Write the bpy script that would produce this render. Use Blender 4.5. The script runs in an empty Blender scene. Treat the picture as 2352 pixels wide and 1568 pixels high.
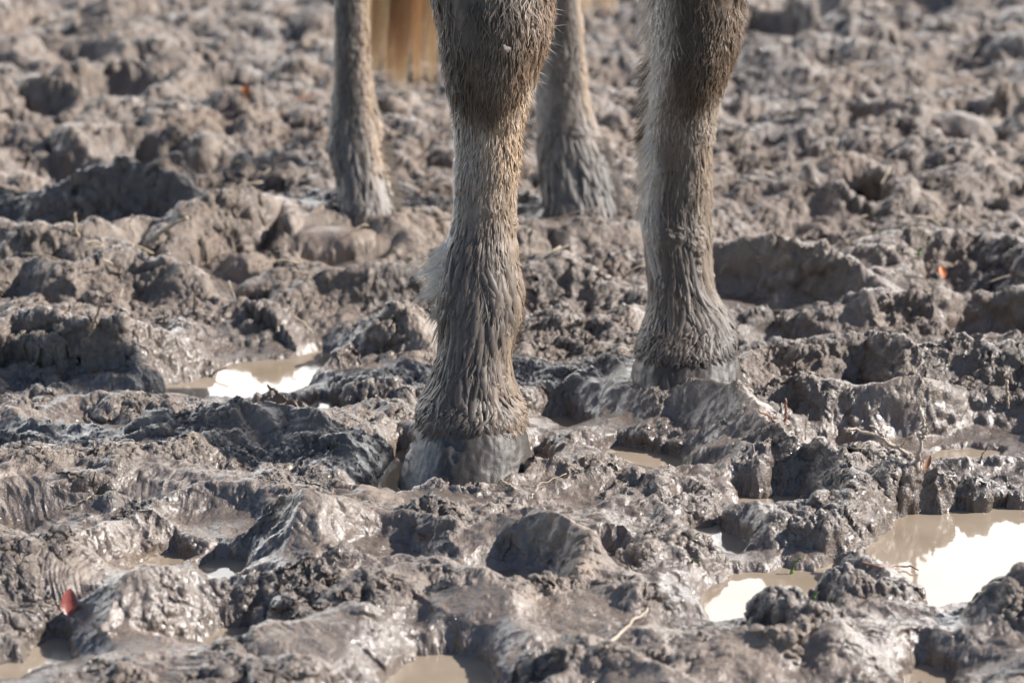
import bpy, math, random
import numpy as np
from mathutils import Vector

# ------------------------------------------------------------------ camera, world, sun, exposure
sc = bpy.context.scene
COL = sc.collection
W0, H0 = 2352.0, 1568.0                      # the pixel frame all measurements were read in
FOC = 88.0
F = W0 * FOC / 36.0
CAM = np.array([0.0, -2.15, 0.69])
PITCH = math.radians(15.05)
cam_d = bpy.data.cameras.new("camera")
cam = bpy.data.objects.new("camera", cam_d)
COL.objects.link(cam)
cam.location = CAM
cam.rotation_euler = (math.pi / 2 - PITCH, 0, 0)
cam_d.lens = FOC
cam_d.sensor_width = 36.0
cam_d.clip_start = 0.05
cam_d.clip_end = 500
cam_d.dof.use_dof = True
cam_d.dof.focus_distance = 2.14
cam_d.dof.aperture_fstop = 7.5
sc.camera = cam

CLOUD = 38.0                                 # cloud radiance before the background strength
SUN_EL = math.radians(35)
SUN_AZ = math.radians(88)                    # from +Y (away from the camera) towards +X (right)
w = bpy.data.worlds.new("World")
sc.world = w
w.use_nodes = True
nt = w.node_tree
nt.nodes.clear()
sky = nt.nodes.new("ShaderNodeTexSky")
sky.sky_type = 'NISHITA'
sky.sun_disc = False
sky.sun_elevation = SUN_EL
sky.sun_rotation = SUN_AZ
sky.air_density = 1.0
sky.dust_density = 0.3
sky.ozone_density = 2.0
# bright broken cloud low in the sky, thinning upwards
tcw = nt.nodes.new("ShaderNodeTexCoord")
sep = nt.nodes.new("ShaderNodeSeparateXYZ")
nt.links.new(tcw.outputs['Generated'], sep.inputs[0])
mpw = nt.nodes.new("ShaderNodeMapping")
mpw.inputs['Scale'].default_value = (1.6, 1.6, 4.5)
nt.links.new(tcw.outputs['Generated'], mpw.inputs['Vector'])
cn = nt.nodes.new("ShaderNodeTexNoise")
cn.inputs['Scale'].default_value = 1.7
cn.inputs['Detail'].default_value = 6
nt.links.new(mpw.outputs[0], cn.inputs['Vector'])
el = nt.nodes.new("ShaderNodeMapRange")              # cloud cover by height above the horizon
nt.links.new(sep.outputs[2], el.inputs[0])
for i, v in enumerate((0.36, 0.66, 0.40, -0.34)):
    el.inputs[i + 1].default_value = v
ad = nt.nodes.new("ShaderNodeMath"); ad.operation = 'ADD'
nt.links.new(cn.outputs['Fac'], ad.inputs[0]); nt.links.new(el.outputs[0], ad.inputs[1])
rp = nt.nodes.new("ShaderNodeMapRange")
nt.links.new(ad.outputs[0], rp.inputs[0])
for i, v in enumerate((0.46, 0.66, 0.0, 0.92)):
    rp.inputs[i + 1].default_value = v
side = nt.nodes.new("ShaderNodeMapRange")            # the cloud bank stands behind the horse
nt.links.new(sep.outputs[1], side.inputs[0])
for i, v in enumerate((0.25, 0.70, 0.0, 1.0)):
    side.inputs[i + 1].default_value = v
ml = nt.nodes.new("ShaderNodeMath"); ml.operation = 'MULTIPLY'
nt.links.new(rp.outputs[0], ml.inputs[0]); nt.links.new(side.outputs[0], ml.inputs[1])
mxw = nt.nodes.new("ShaderNodeMix"); mxw.data_type = 'RGBA'
nt.links.new(ml.outputs[0], mxw.inputs['Factor'])
nt.links.new(sky.outputs[0], mxw.inputs[6])
mxw.inputs[7].default_value = (CLOUD, CLOUD * .985, CLOUD * .96, 1)
bg = nt.nodes.new("ShaderNodeBackground")
bg.inputs['Strength'].default_value = 0.09
wo = nt.nodes.new("ShaderNodeOutputWorld")
nt.links.new(mxw.outputs[2], bg.inputs[0])
nt.links.new(bg.outputs[0], wo.inputs[0])

sl = bpy.data.lights.new("sun", 'SUN')
sl.energy = 5.0
sl.angle = math.radians(0.6)
sl.color = (1.0, 0.95, 0.885)
so = bpy.data.objects.new("sun", sl)
COL.objects.link(so)
sdir = Vector((math.cos(SUN_EL) * math.sin(SUN_AZ), math.cos(SUN_EL) * math.cos(SUN_AZ), math.sin(SUN_EL)))
so.rotation_euler = sdir.to_track_quat('Z', 'Y').to_euler()
so.location = (3, 2, 4)

sc.view_settings.view_transform = 'Standard'
sc.view_settings.look = 'None'
sc.view_settings.exposure = 0.74
sc.view_settings.gamma = 1

# ------------------------------------------------------------------ helpers
rng = np.random.default_rng(11)
_fw = np.array([0, math.cos(PITCH), -math.sin(PITCH)])
_up = np.array([0, math.sin(PITCH), math.cos(PITCH)])


def ray(px, py):
    return np.array([(px - W0 / 2) / F, 0, 0]) + _up * ((H0 / 2 - py) / F) + _fw


def gp(px, py, z=0.0):                       # photo pixel -> point on the level z
    d = ray(px, py)
    t = (z - CAM[2]) / d[2]
    return CAM + d * t


def vp(px, py, Y):                           # photo pixel -> point on the upright plane y = Y
    d = ray(px, py)
    return CAM + d * ((Y - CAM[1]) / d[1])


def _hash(ix, iy, seed):
    h = (ix.astype(np.uint32) * np.uint32(374761393) + iy.astype(np.uint32) * np.uint32(668265263)
         + np.uint32((seed * 2246822519) & 0xffffffff))
    h = (h ^ (h >> np.uint32(13))) * np.uint32(1274126177)
    h = h ^ (h >> np.uint32(16))
    return h


def perlin(x, y, seed=0):
    x = np.asarray(x, np.float32); y = np.asarray(y, np.float32)
    fx = np.floor(x); fy = np.floor(y)
    ix = fx.astype(np.int32); iy = fy.astype(np.int32)
    fx = x - fx; fy = y - fy
    u = fx * fx * fx * (fx * (fx * 6 - 15) + 10)
    v = fy * fy * fy * (fy * (fy * 6 - 15) + 10)

    def g(dx, dy):
        a = _hash(ix + dx, iy + dy, seed).astype(np.float32) * np.float32(2 * math.pi / 4294967296.0)
        return np.cos(a) * (fx - dx) + np.sin(a) * (fy - dy)
    a = g(0, 0); b = g(1, 0); c = g(0, 1); d = g(1, 1)
    ab = a + u * (b - a)
    return (ab + v * (c + u * (d - c) - ab)) * np.float32(1.5)


def fbm(x, y, lam, octs=4, seed=0, gain=0.5, ridged=False):
    r = 0.0; amp = 1.0; tot = 0.0
    x = np.asarray(x, np.float32) / np.float32(lam); y = np.asarray(y, np.float32) / np.float32(lam)
    for o in range(octs):
        n = perlin(x + 17.3 * o, y - 9.1 * o, seed + o * 7)
        if ridged:
            n = 1 - 2 * np.abs(n)
        r = r + amp * n
        tot += amp
        amp *= gain
        x, y = (x * 1.64 + y * 1.14), (y * 1.64 - x * 1.14)      # rotate and double
    return r / np.float32(tot)


def perlin3(x, y, z, seed=0):
    f = np.float32
    fx = np.floor(x); fy = np.floor(y); fz = np.floor(z)
    ix = fx.astype(np.int32); iy = fy.astype(np.int32); iz = fz.astype(np.int32)
    x = x - fx; y = y - fy; z = z - fz
    u = x * x * (3 - 2 * x); v = y * y * (3 - 2 * y); w = z * z * (3 - 2 * z)
    k = f(1 / 511.5)

    def g(dx, dy, dz):
        h = _hash(ix + dx, iy + dy + (iz + dz) * 7919, seed)
        a = (h & np.uint32(1023)).astype(f) * k - 1
        b = ((h >> np.uint32(10)) & np.uint32(1023)).astype(f) * k - 1
        c = ((h >> np.uint32(20)) & np.uint32(1023)).astype(f) * k - 1
        return a * (x - dx) + b * (y - dy) + c * (z - dz)

    def pl(dz):
        a = g(0, 0, dz); b = g(1, 0, dz); a += u * (b - a)
        c = g(0, 1, dz); d = g(1, 1, dz); c += u * (d - c)
        return a + v * (c - a)
    p = pl(0); q = pl(1)
    return (p + w * (q - p)) * f(1.2)


def fbm3(x, y, z, lam, octs=3, seed=0, gain=.5, ridged=False):
    r = 0.0; amp = 1.0; tot = 0.0; l = np.float32(1 / lam)
    for o in range(octs):
        n = perlin3(x * l + 3.7 * o, y * l - 1.9 * o, z * l + 5.3 * o, seed + o * 13)
        if ridged:
            n = 1 - 2 * np.abs(n)
        r = r + amp * n; tot += amp; amp *= gain; l = l * np.float32(2.03)
    return r / np.float32(tot)


def worley(x, y, seed=0):
    x = np.asarray(x, np.float32); y = np.asarray(y, np.float32)
    fx = np.floor(x); fy = np.floor(y)
    f1 = np.full(x.shape, 9, np.float32)
    cid = np.zeros(x.shape, np.float32)
    for dx in (-1, 0, 1):
        for dy in (-1, 0, 1):
            h = _hash(fx.astype(np.int32) + dx, fy.astype(np.int32) + dy, seed)
            jx = (h & np.uint32(0xffff)).astype(np.float32) / 65536
            jy = (h >> np.uint32(16)).astype(np.float32) / 65536
            d = (fx + dx + jx - x) ** 2 + (fy + dy + jy - y) ** 2
            m = d < f1
            f1 = np.where(m, d, f1)
            cid = np.where(m, jx * 7.13 % 1.0, cid)
    return np.sqrt(f1), cid


def sstep(a, b, x):
    t = np.clip((x - a) / (b - a), 0, 1)
    return t * t * (3 - 2 * t)


def smax(a, b, k=0.008):
    h = np.clip(0.5 + 0.5 * (a - b) / k, 0, 1)
    return b + (a - b) * h + k * h * (1 - h)


def mesh_from(name, verts, faces, mat=None, parent=None, smooth=True, attrs=None, colors=None):
    """verts (N,3); faces (M,4) or (M,3) int arrays or a list of such arrays"""
    me = bpy.data.meshes.new(name)
    if not isinstance(faces, list):
        faces = [faces]
    faces = [np.asarray(f, np.int32) for f in faces if len(f)]
    nf = sum(len(f) for f in faces)
    nl = sum(f.size for f in faces)
    me.vertices.add(len(verts)); me.loops.add(nl); me.polygons.add(nf)
    me.vertices.foreach_set('co', np.ascontiguousarray(verts, np.float32).ravel())
    me.loops.foreach_set('vertex_index', np.concatenate([f.ravel() for f in faces]))
    starts = []; s = 0
    for f in faces:
        starts.append(s + np.arange(len(f), dtype=np.int32) * f.shape[1]); s += f.size
    me.polygons.foreach_set('loop_start', np.concatenate(starts))
    me.update(calc_edges=True)
    if smooth:
        me.polygons.foreach_set('use_smooth', np.ones(nf, bool))
    for k, a in (attrs or {}).items():
        at = me.attributes.new(k, 'FLOAT', 'POINT')
        at.data.foreach_set('value', np.ascontiguousarray(a, np.float32).ravel())
    for k, a in (colors or {}).items():
        at = me.attributes.new(k, 'FLOAT_COLOR', 'POINT')
        c = np.ones((len(verts), 4), np.float32); c[:, :3] = a
        at.data.foreach_set('color', c.ravel())
    if mat:
        me.materials.append(mat)
    o = bpy.data.objects.new(name, me)
    COL.objects.link(o)
    if parent:
        o.parent = parent
    return o


def grid_faces(nr, nc, wrap=False, off=0):
    r = np.arange(nr - 1)[:, None]
    c = np.arange(nc if wrap else nc - 1)[None, :]
    a = r * nc + c; b = r * nc + (c + 1) % nc
    return (np.stack([a, b, b + nc, a + nc], -1).reshape(-1, 4) + off).astype(np.int32)


class N:                                      # tiny node-tree writer
    def __init__(self, name):
        self.m = bpy.data.materials.new(name)
        self.m.use_nodes = True
        self.t = self.m.node_tree
        self.t.nodes.clear()
        self.out = self.t.nodes.new('ShaderNodeOutputMaterial')
        self.p = self.t.nodes.new('ShaderNodeBsdfPrincipled')
        self.t.links.new(self.p.outputs[0], self.out.inputs[0])

    def n(self, typ, **kw):
        nd = self.t.nodes.new(typ)
        for k, v in kw.items():
            setattr(nd, k, v)
        return nd

    def l(self, a, b):
        self.t.links.new(a, b)

    def attr(self, name, col=False):
        a = self.n('ShaderNodeAttribute', attribute_name=name)
        return a.outputs['Color' if col else 'Fac']

    def pos(self):
        return self.n('ShaderNodeNewGeometry').outputs['Position']

    def noise(self, scale, detail=4, rough=0.6, vec=None, dist=0.0):
        nd = self.n('ShaderNodeTexNoise')
        nd.inputs['Scale'].default_value = scale
        nd.inputs['Detail'].default_value = detail
        nd.inputs['Roughness'].default_value = rough
        nd.inputs['Distortion'].default_value = dist
        if vec is not None:
            self.l(vec, nd.inputs['Vector'])
        return nd.outputs['Fac']

    def math(self, op, a, b=None, clamp=False):
        nd = self.n('ShaderNodeMath', operation=op)
        nd.use_clamp = clamp
        for i, v in enumerate((a, b)):
            if v is None:
                continue
            if isinstance(v, (int, float)):
                nd.inputs[i].default_value = v
            else:
                self.l(v, nd.inputs[i])
        return nd.outputs[0]

    def ramp(self, fac, stops):
        nd = self.n('ShaderNodeValToRGB')
        el = nd.color_ramp.elements
        while len(el) < len(stops):
            el.new(0.5)
        for e, (p, c) in zip(el, stops):
            e.position = p
            e.color = (*c, 1) if len(c) == 3 else c
        self.l(fac, nd.inputs[0])
        return nd.outputs[0]

    def maprange(self, v, a, b, c, d):
        nd = self.n('ShaderNodeMapRange')
        self.l(v, nd.inputs[0])
        for i, x in enumerate((a, b, c, d)):
            nd.inputs[i + 1].default_value = x
        return nd.outputs[0]

    def mix(self, fac, a, b, mode='MIX'):
        nd = self.n('ShaderNodeMix', data_type='RGBA', blend_type=mode)
        for sock, v in ((nd.inputs['Factor'], fac), (nd.inputs[6], a), (nd.inputs[7], b)):
            if isinstance(v, (int, float)):
                sock.default_value = v
            elif isinstance(v, tuple):
                sock.default_value = (*v, 1)
            else:
                self.l(v, sock)
        return nd.outputs[2]

    def bump(self, h, strength=0.5, dist=0.001):
        nd = self.n('ShaderNodeBump')
        nd.inputs['Strength'].default_value = strength
        nd.inputs['Distance'].default_value = dist
        self.l(h, nd.inputs['Height'])
        self.l(nd.outputs[0], self.p.inputs['Normal'])
        return nd


def put(o, label=None, cat=None, group=None, kind=None):
    for k, v in (('label', label), ('category', cat), ('group', group), ('kind', kind)):
        if v:
            o[k] = v
    return o


# ------------------------------------------------------------------ materials
def mat_mud():
    m = N('mud')
    P = m.pos()
    wet = m.attr('wet'); sm = m.attr('smooth')
    n1 = m.noise(9, 5, 0.6, P); n2 = m.noise(60, 4, 0.6, P); n3 = m.noise(420, 3, 0.65, P)
    c = m.ramp(n1, [(0.30, (0.165, 0.135, 0.115)), (0.52, (0.236, 0.188, 0.154)), (0.70, (0.294, 0.231, 0.184))])
    n0 = m.noise(4.5, 4, 0.55, P, 0.4)
    c = m.mix(m.maprange(n0, 0.47, 0.70, 0.0, 0.4), c, (0.270, 0.205, 0.158))
    c = m.mix(m.maprange(n0, 0.44, 0.28, 0.0, 0.6), c, (0.150, 0.135, 0.130))
    c2 = m.ramp(n2, [(0.25, (0.62, 0.60, 0.60)), (0.5, (1, 1, 1)), (0.75, (1.22, 1.17, 1.12))])
    c = m.mix(0.75, c, c2, 'MULTIPLY')
    c3 = m.ramp(n3, [(0.28, (0.68, 0.66, 0.65)), (0.5, (1, 1, 1)), (0.72, (1.2, 1.19, 1.18))])
    c = m.mix(m.math('SUBTRACT', 0.9, m.math('MULTIPLY', sm, 0.6)), c, c3, 'MULTIPLY')
    c = m.mix(m.math('MULTIPLY', wet, 0.55), c, (0.102, 0.079, 0.064))
    m.l(c, m.p.inputs['Base Color'])
    r = m.maprange(wet, 0.0, 1.0, 0.60, 0.15)
    r = m.math('ADD', r, m.math('MULTIPLY', m.math('SUBTRACT', n2, 0.5), 0.5), True)
    m.l(r, m.p.inputs['Roughness'])
    m.p.inputs['IOR'].default_value = 1.45
    m.l(m.maprange(wet, 0, 1, 0.25, 0.85), m.p.inputs['Specular IOR Level'])
    b1 = m.noise(700, 3, 0.6, P); b2 = m.noise(260, 3, 0.6, P)
    h = m.math('ADD', b1, m.math('MULTIPLY', b2, 1.6))
    h = m.math('MULTIPLY', h, m.math('SUBTRACT', 1.0, m.math('MULTIPLY', sm, 0.65)))
    m.bump(h, 0.85, 0.0024)
    # the film of water over it
    m.l(m.maprange(wet, 0.15, 0.95, 0.0, 0.42), m.p.inputs['Coat Weight'])
    m.l(m.maprange(n2, 0.3, 0.7, 0.16, 0.42), m.p.inputs['Coat Roughness'])
    bc = m.n('ShaderNodeBump'); bc.inputs['Strength'].default_value = .45; bc.inputs['Distance'].default_value = .0012
    m.l(b2, bc.inputs['Height']); m.l(bc.outputs[0], m.p.inputs['Coat Normal'])
    return m.m


def mat_water():
    m = N('muddy_water')
    P = m.pos()
    n = m.noise(14, 3, 0.5, P)
    c = m.ramp(n, [(0.3, (0.25, 0.195, 0.14)), (0.7, (0.33, 0.265, 0.20))])
    m.l(c, m.p.inputs['Base Color'])
    m.p.inputs['Roughness'].default_value = 0.07
    m.p.inputs['IOR'].default_value = 1.36
    m.bump(m.noise(45, 3, 0.5, P), 0.09, 0.002)
    return m.m


def mat_coat(name, rough=0.55, bump=True, sheen=0.0, spec=0.4):
    m = N(name)
    P = m.pos()
    c = m.attr('col', True)
    n = m.noise(500, 3, 0.6, P)
    c = m.mix(0.6, c, m.ramp(n, [(0.3, (0.7, 0.68, 0.67)), (0.7, (1.25, 1.23, 1.2))]), 'MULTIPLY')
    m.l(c, m.p.inputs['Base Color'])
    m.p.inputs['Roughness'].default_value = rough
    m.p.inputs['Specular IOR Level'].default_value = spec
    if bump:
        m.bump(m.noise(900, 3, 0.6, P), 0.5, 0.0008)
    return m.m


def mat_plain(name, stops, scale=60, rough=0.6, spec=0.3, stretch=None, bump=0.0, trans=0.0):
    m = N(name)
    tc = m.n('ShaderNodeTexCoord').outputs['Object']
    if stretch:
        mp = m.n('ShaderNodeMapping')
        mp.inputs['Scale'].default_value = stretch
        m.l(tc, mp.inputs['Vector'])
        tc = mp.outputs[0]
    n = m.noise(scale, 4, 0.6, tc)
    m.l(m.ramp(n, stops), m.p.inputs['Base Color'])
    m.p.inputs['Roughness'].default_value = rough
    m.p.inputs['Specular IOR Level'].default_value = spec
    if bump:
        m.bump(n, 0.6, bump)
    return m.m


MUD = mat_mud()
WATER = mat_water()
SKIN = mat_coat('muddy_coat', 0.5)
HAIR = mat_coat('coat_hair', 0.47, False, spec=.32)
HOOF = mat_coat('hoof_horn', 0.42, True, spec=0.4)
TAIL = mat_coat('tail_hair', 0.4, False)
_t = TAIL.node_tree                             # light shines through the loose strands
_tr = _t.nodes.new('ShaderNodeBsdfTranslucent'); _mx = _t.nodes.new('ShaderNodeMixShader'); _mx.inputs[0].default_value = .45
_pb = next(n for n in _t.nodes if n.type == 'BSDF_PRINCIPLED'); _oo = next(n for n in _t.nodes if n.type == 'OUTPUT_MATERIAL')
_t.links.new(_pb.inputs['Base Color'].links[0].from_socket, _tr.inputs['Color'])
_t.links.new(_pb.outputs[0], _mx.inputs[1]); _t.links.new(_tr.outputs[0], _mx.inputs[2]); _t.links.new(_mx.outputs[0], _oo.inputs[0])

# ------------------------------------------------------------------ the mud: one height field in metres
#  crests: list of (px, py, height) as seen in the photo; front / back widths in metres
CRESTS = [
    # far and middle left
    ([(120, 470, .05), (190, 440, .065), (290, 408, .075), (400, 432, .07), (440, 480, .05)], .06, .10),
    ([(-80, 540, .05), (60, 560, .06), (190, 560, .06), (330, 530, .05)], .06, .10),
    ([(400, 545, .05), (440, 505, .065), (560, 480, .07), (660, 478, .06), (720, 540, .05)], .05, .12),
    ([(-60, 655, .04), (60, 615, .05), (170, 640, .05), (300, 610, .05), (420, 640, .045)], .06, .08),
    ([(590, 735, .02), (660, 690, .03), (760, 645, .045), (860, 632, .05), (960, 650, .04)], .04, .10),
    ([(-80, 775, .055), (30, 730, .06), (90, 712, .068), (200, 742, .062), (330, 742, .062), (430, 762, .055), (515, 805, .035)], .028, .10),
    ([(530, 785, .018), (620, 780, .018), (740, 785, .018)], .02, .05),
    ([(765, 800, .03), (820, 742, .05), (890, 702, .06), (960, 735, .05), (990, 800, .03)], .035, .07),
    ([(730, 880, .018), (800, 850, .025), (880, 850, .025)], .02, .04),
    ([(750, 520, .05), (840, 540, .046), (940, 520, .045)], .03, .06),
    ([(1200, 525, .04), (1300, 540, .045), (1420, 520, .045)], .04, .06),
    # right of the near leg, far
    ([(1210, 640, .05), (1290, 618, .055), (1370, 650, .045), (1440, 700, .03)], .05, .09),
    ([(1200, 760, .03), (1290, 735, .04), (1380, 745, .035), (1440, 790, .03)], .04, .06),
    ([(1640, 590, .045), (1740, 580, .055), (1850, 600, .055), (1960, 655, .045), (2000, 690, .04)], .03, .12),
    ([(1980, 600, .04), (2100, 560, .05), (2250, 560, .05), (2400, 620, .05)], .05, .12),
    ([(1880, 740, .03), (1990, 700, .045), (2120, 700, .045), (2230, 700, .05), (2400, 680, .05)], .04, .08),
    ([(1690, 845, .04), (1760, 800, .05), (1880, 805, .05), (1990, 768, .06), (2090, 800, .06), (2200, 785, .065), (2300, 800, .06), (2420, 800, .06)], .05, .06),
    ([(1730, 930, .03), (1775, 880, .045), (1840, 866, .05), (1920, 900, .045), (2050, 880, .05), (2180, 870, .055), (2260, 880, .055), (2400, 890, .055)], .025, .06),
    # the long ridge right of the hoof
    ([(1210, 910, .018), (1300, 880, .03), (1380, 880, .03), (1470, 912, .03), (1540, 890, .04), (1600, 856, .055), (1660, 880, .052), (1720, 925, .05), (1790, 965, .045), (1860, 1010, .045), (1930, 1045, .038), (1990, 1110, .03), (2010, 1160, .02)], .05, .05),
    ([(1560, 1010, .02), (1620, 1030, .02), (1690, 1090, .022)], .03, .03),
    ([(2035, 1080, .045), (2065, 1035, .055), (2110, 1028, .058), (2150, 1060, .05), (2140, 1120, .03)], .028, .03),
    ([(2170, 1085, .04), (2220, 1062, .048), (2270, 1078, .04), (2310, 1110, .02)], .024, .03),
    ([(2300, 1130, .012), (2345, 1128, .016), (2400, 1140, .02)], .015, .03),
    # right front
    ([(1640, 1200, .018), (1730, 1195, .026), (1800, 1172, .038), (1880, 1158, .045), (1950, 1195, .036), (2010, 1238, .02)], .045, .04),
    ([(1665, 1255, .016), (1740, 1250, .024), (1830, 1262, .026), (1900, 1280, .018)], .03, .03),
    ([(1900, 1330, .03), (1960, 1292, .042), (2010, 1288, .044), (2070, 1320, .034), (2140, 1372, .026), (2200, 1400, .015)], .04, .03),
    ([(2215, 1420, .02), (2260, 1370, .038), (2310, 1330, .05), (2370, 1300, .056), (2450, 1290, .06)], .06, .03),
    ([(1675, 1455, .04), (1715, 1418, .046), (1760, 1400, .046), (1800, 1352, .052), (1850, 1380, .05), (1910, 1375, .05), (1930, 1420, .045)], .075, .018),
    ([(1960, 1440, .022), (2060, 1440, .026), (2160, 1470, .024), (2300, 1500, .03), (2420, 1500, .04)], .06, .04),
    # around and before the near hoof
    ([(1235, 1110, .022), (1320, 1088, .026), (1430, 1072, .028), (1530, 1100, .028), (1595, 1150, .02), (1640, 1230, .012)], .05, .03),
    ([(780, 1140, .012), (900, 1142, .012), (1000, 1140, .012), (1100, 1140, .012), (1190, 1138, .012), (1250, 1130, .016)], .05, .008),
    ([(1130, 1185, .040), (1210, 1162, .050), (1290, 1190, .054), (1350, 1238, .046), (1398, 1300, .028)], .06, .03),
    ([(505, 1210, .03), (545, 1165, .048), (615, 1120, .060), (690, 1128, .058), (760, 1140, .05), (830, 1155, .036)], .085, .04),
    ([(830, 1330, .038), (930, 1290, .04), (1030, 1285, .036), (1110, 1320, .04), (1180, 1370, .035), (1230, 1450, .025)], .07, .05),
    ([(1415, 1290, .022), (1480, 1250, .032), (1540, 1230, .034), (1600, 1255, .026), (1640, 1290, .016)], .04, .03),
    ([(1400, 1345, .026), (1500, 1310, .03), (1580, 1310, .03), (1630, 1340, .024)], .04, .03),
    ([(1215, 1390, .03), (1310, 1350, .036), (1400, 1340, .036), (1460, 1350, .034)], .09, .03),
    ([(1500, 1400, .038), (1570, 1350, .042), (1620, 1370, .036), (1630, 1440, .03)], .06, .03),
    # left front
    ([(100, 950, .026), (160, 905, .034), (230, 900, .034), (320, 925, .03)], .04, .04),
    ([(330, 965, .03), (420, 940, .036), (520, 945, .04), (600, 928, .042), (660, 915, .042), (710, 930, .040), (760, 975, .03)], .07, .05),
    ([(770, 960, .02), (850, 930, .028), (930, 950, .024)], .035, .03),
    ([(-60, 960, .03), (20, 930, .036), (60, 970, .03)], .05, .05),
    ([(-80, 1110, .04), (50, 1085, .044), (150, 1098, .04), (240, 1130, .03)], .035, .05),
    ([(120, 1285, .035), (200, 1215, .042), (300, 1180, .04), (380, 1170, .036), (400, 1230, .03)], .05, .06),
    ([(-80, 1290, .04), (30, 1250, .044), (110, 1280, .036)], .06, .06),
    ([(170, 1400, .035), (240, 1335, .045), (330, 1305, .048), (430, 1308, .044), (510, 1345, .036), (565, 1420, .022)], .07, .05),
    ([(545, 1345, .028), (600, 1305, .036), (700, 1290, .038), (800, 1300, .034)], .035, .03),
    ([(560, 1480, .025), (620, 1425, .04), (700, 1392, .048), (800, 1372, .048), (900, 1390, .044), (960, 1450, .034)], .08, .04),
    ([(-60, 1420, .04), (60, 1390, .044), (120, 1420, .03)], .06, .05),
    ([(150, 1560, .03), (330, 1530, .035), (500, 1500, .035), (700, 1520, .036), (880, 1560, .03)], .08, .03),
    ([(1130, 1560, .03), (1250, 1500, .034), (1400, 1490, .034), (1550, 1540, .034), (1650, 1600, .03)], .06, .04),
]
#  hoof prints: (px, py, level, rx, ry, turn in degrees, depth, rim)
PRINTS = [
    (505, 1160, .03, .050, .055, 20, .018, .008), (885, 1225, .03, .045, .040, -15, .016, .004),
    (1180, 1290, .03, .050, .050, 30, .020, .003), (1400, 1262, .01, .022, .024, 20, .030, .0),
    (2110, 1010, .02, .120, .060, 5, .055, .004), (2290, 960, .03, .080, .070, 0, .045, .004),
    (1850, 690, .03, .090, .060, -15, .060, .008), (2290, 735, .035, .060, .045, 0, .055, .006),
    (785, 575, .03, .070, .060, 20, .050, .006), (530, 610, .05, .040, .100, 22, .025, .004),
    (1680, 650, .035, .055, .070, 0, .030, .0), (110, 390, .05, .110, .100, 10, .075, .008),
    (310, 365, .06, .060, .075, 0, .050, .010), (520, 372, .05, .110, .070, 8, .065, .006),
    (155, 150, .04, .085, .120, 10, .060, .015), (250, 240, .04, .100, .110, 10, .060, .015),
    (320, 1420, .04, .040, .045, 0, .012, .0), (205, 1140, .02, .040, .022, 0, .040, .0),
    (1800, 760, .03, .05, .04, 0, .03, .0), (2120, 1090, .0, .03, .03, 0, .02, .0),
    (2230, 330, .04, .07, .08, 0, .05, .01),
    (1960, 290, .04, .07, .08, 0, .05, .01), (1830, 60, .04, .09, .12, 0, .05, .015),
    (760, 1430, .042, .06, .05, 0, .010, .0), (1330, 1400, .03, .055, .05, 0, .010, .0),
    (1340, 1040, .016, .03, .03, 0, .010, .0), (1590, 720, .02, .05, .06, 0, .02, .0),
]
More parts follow.
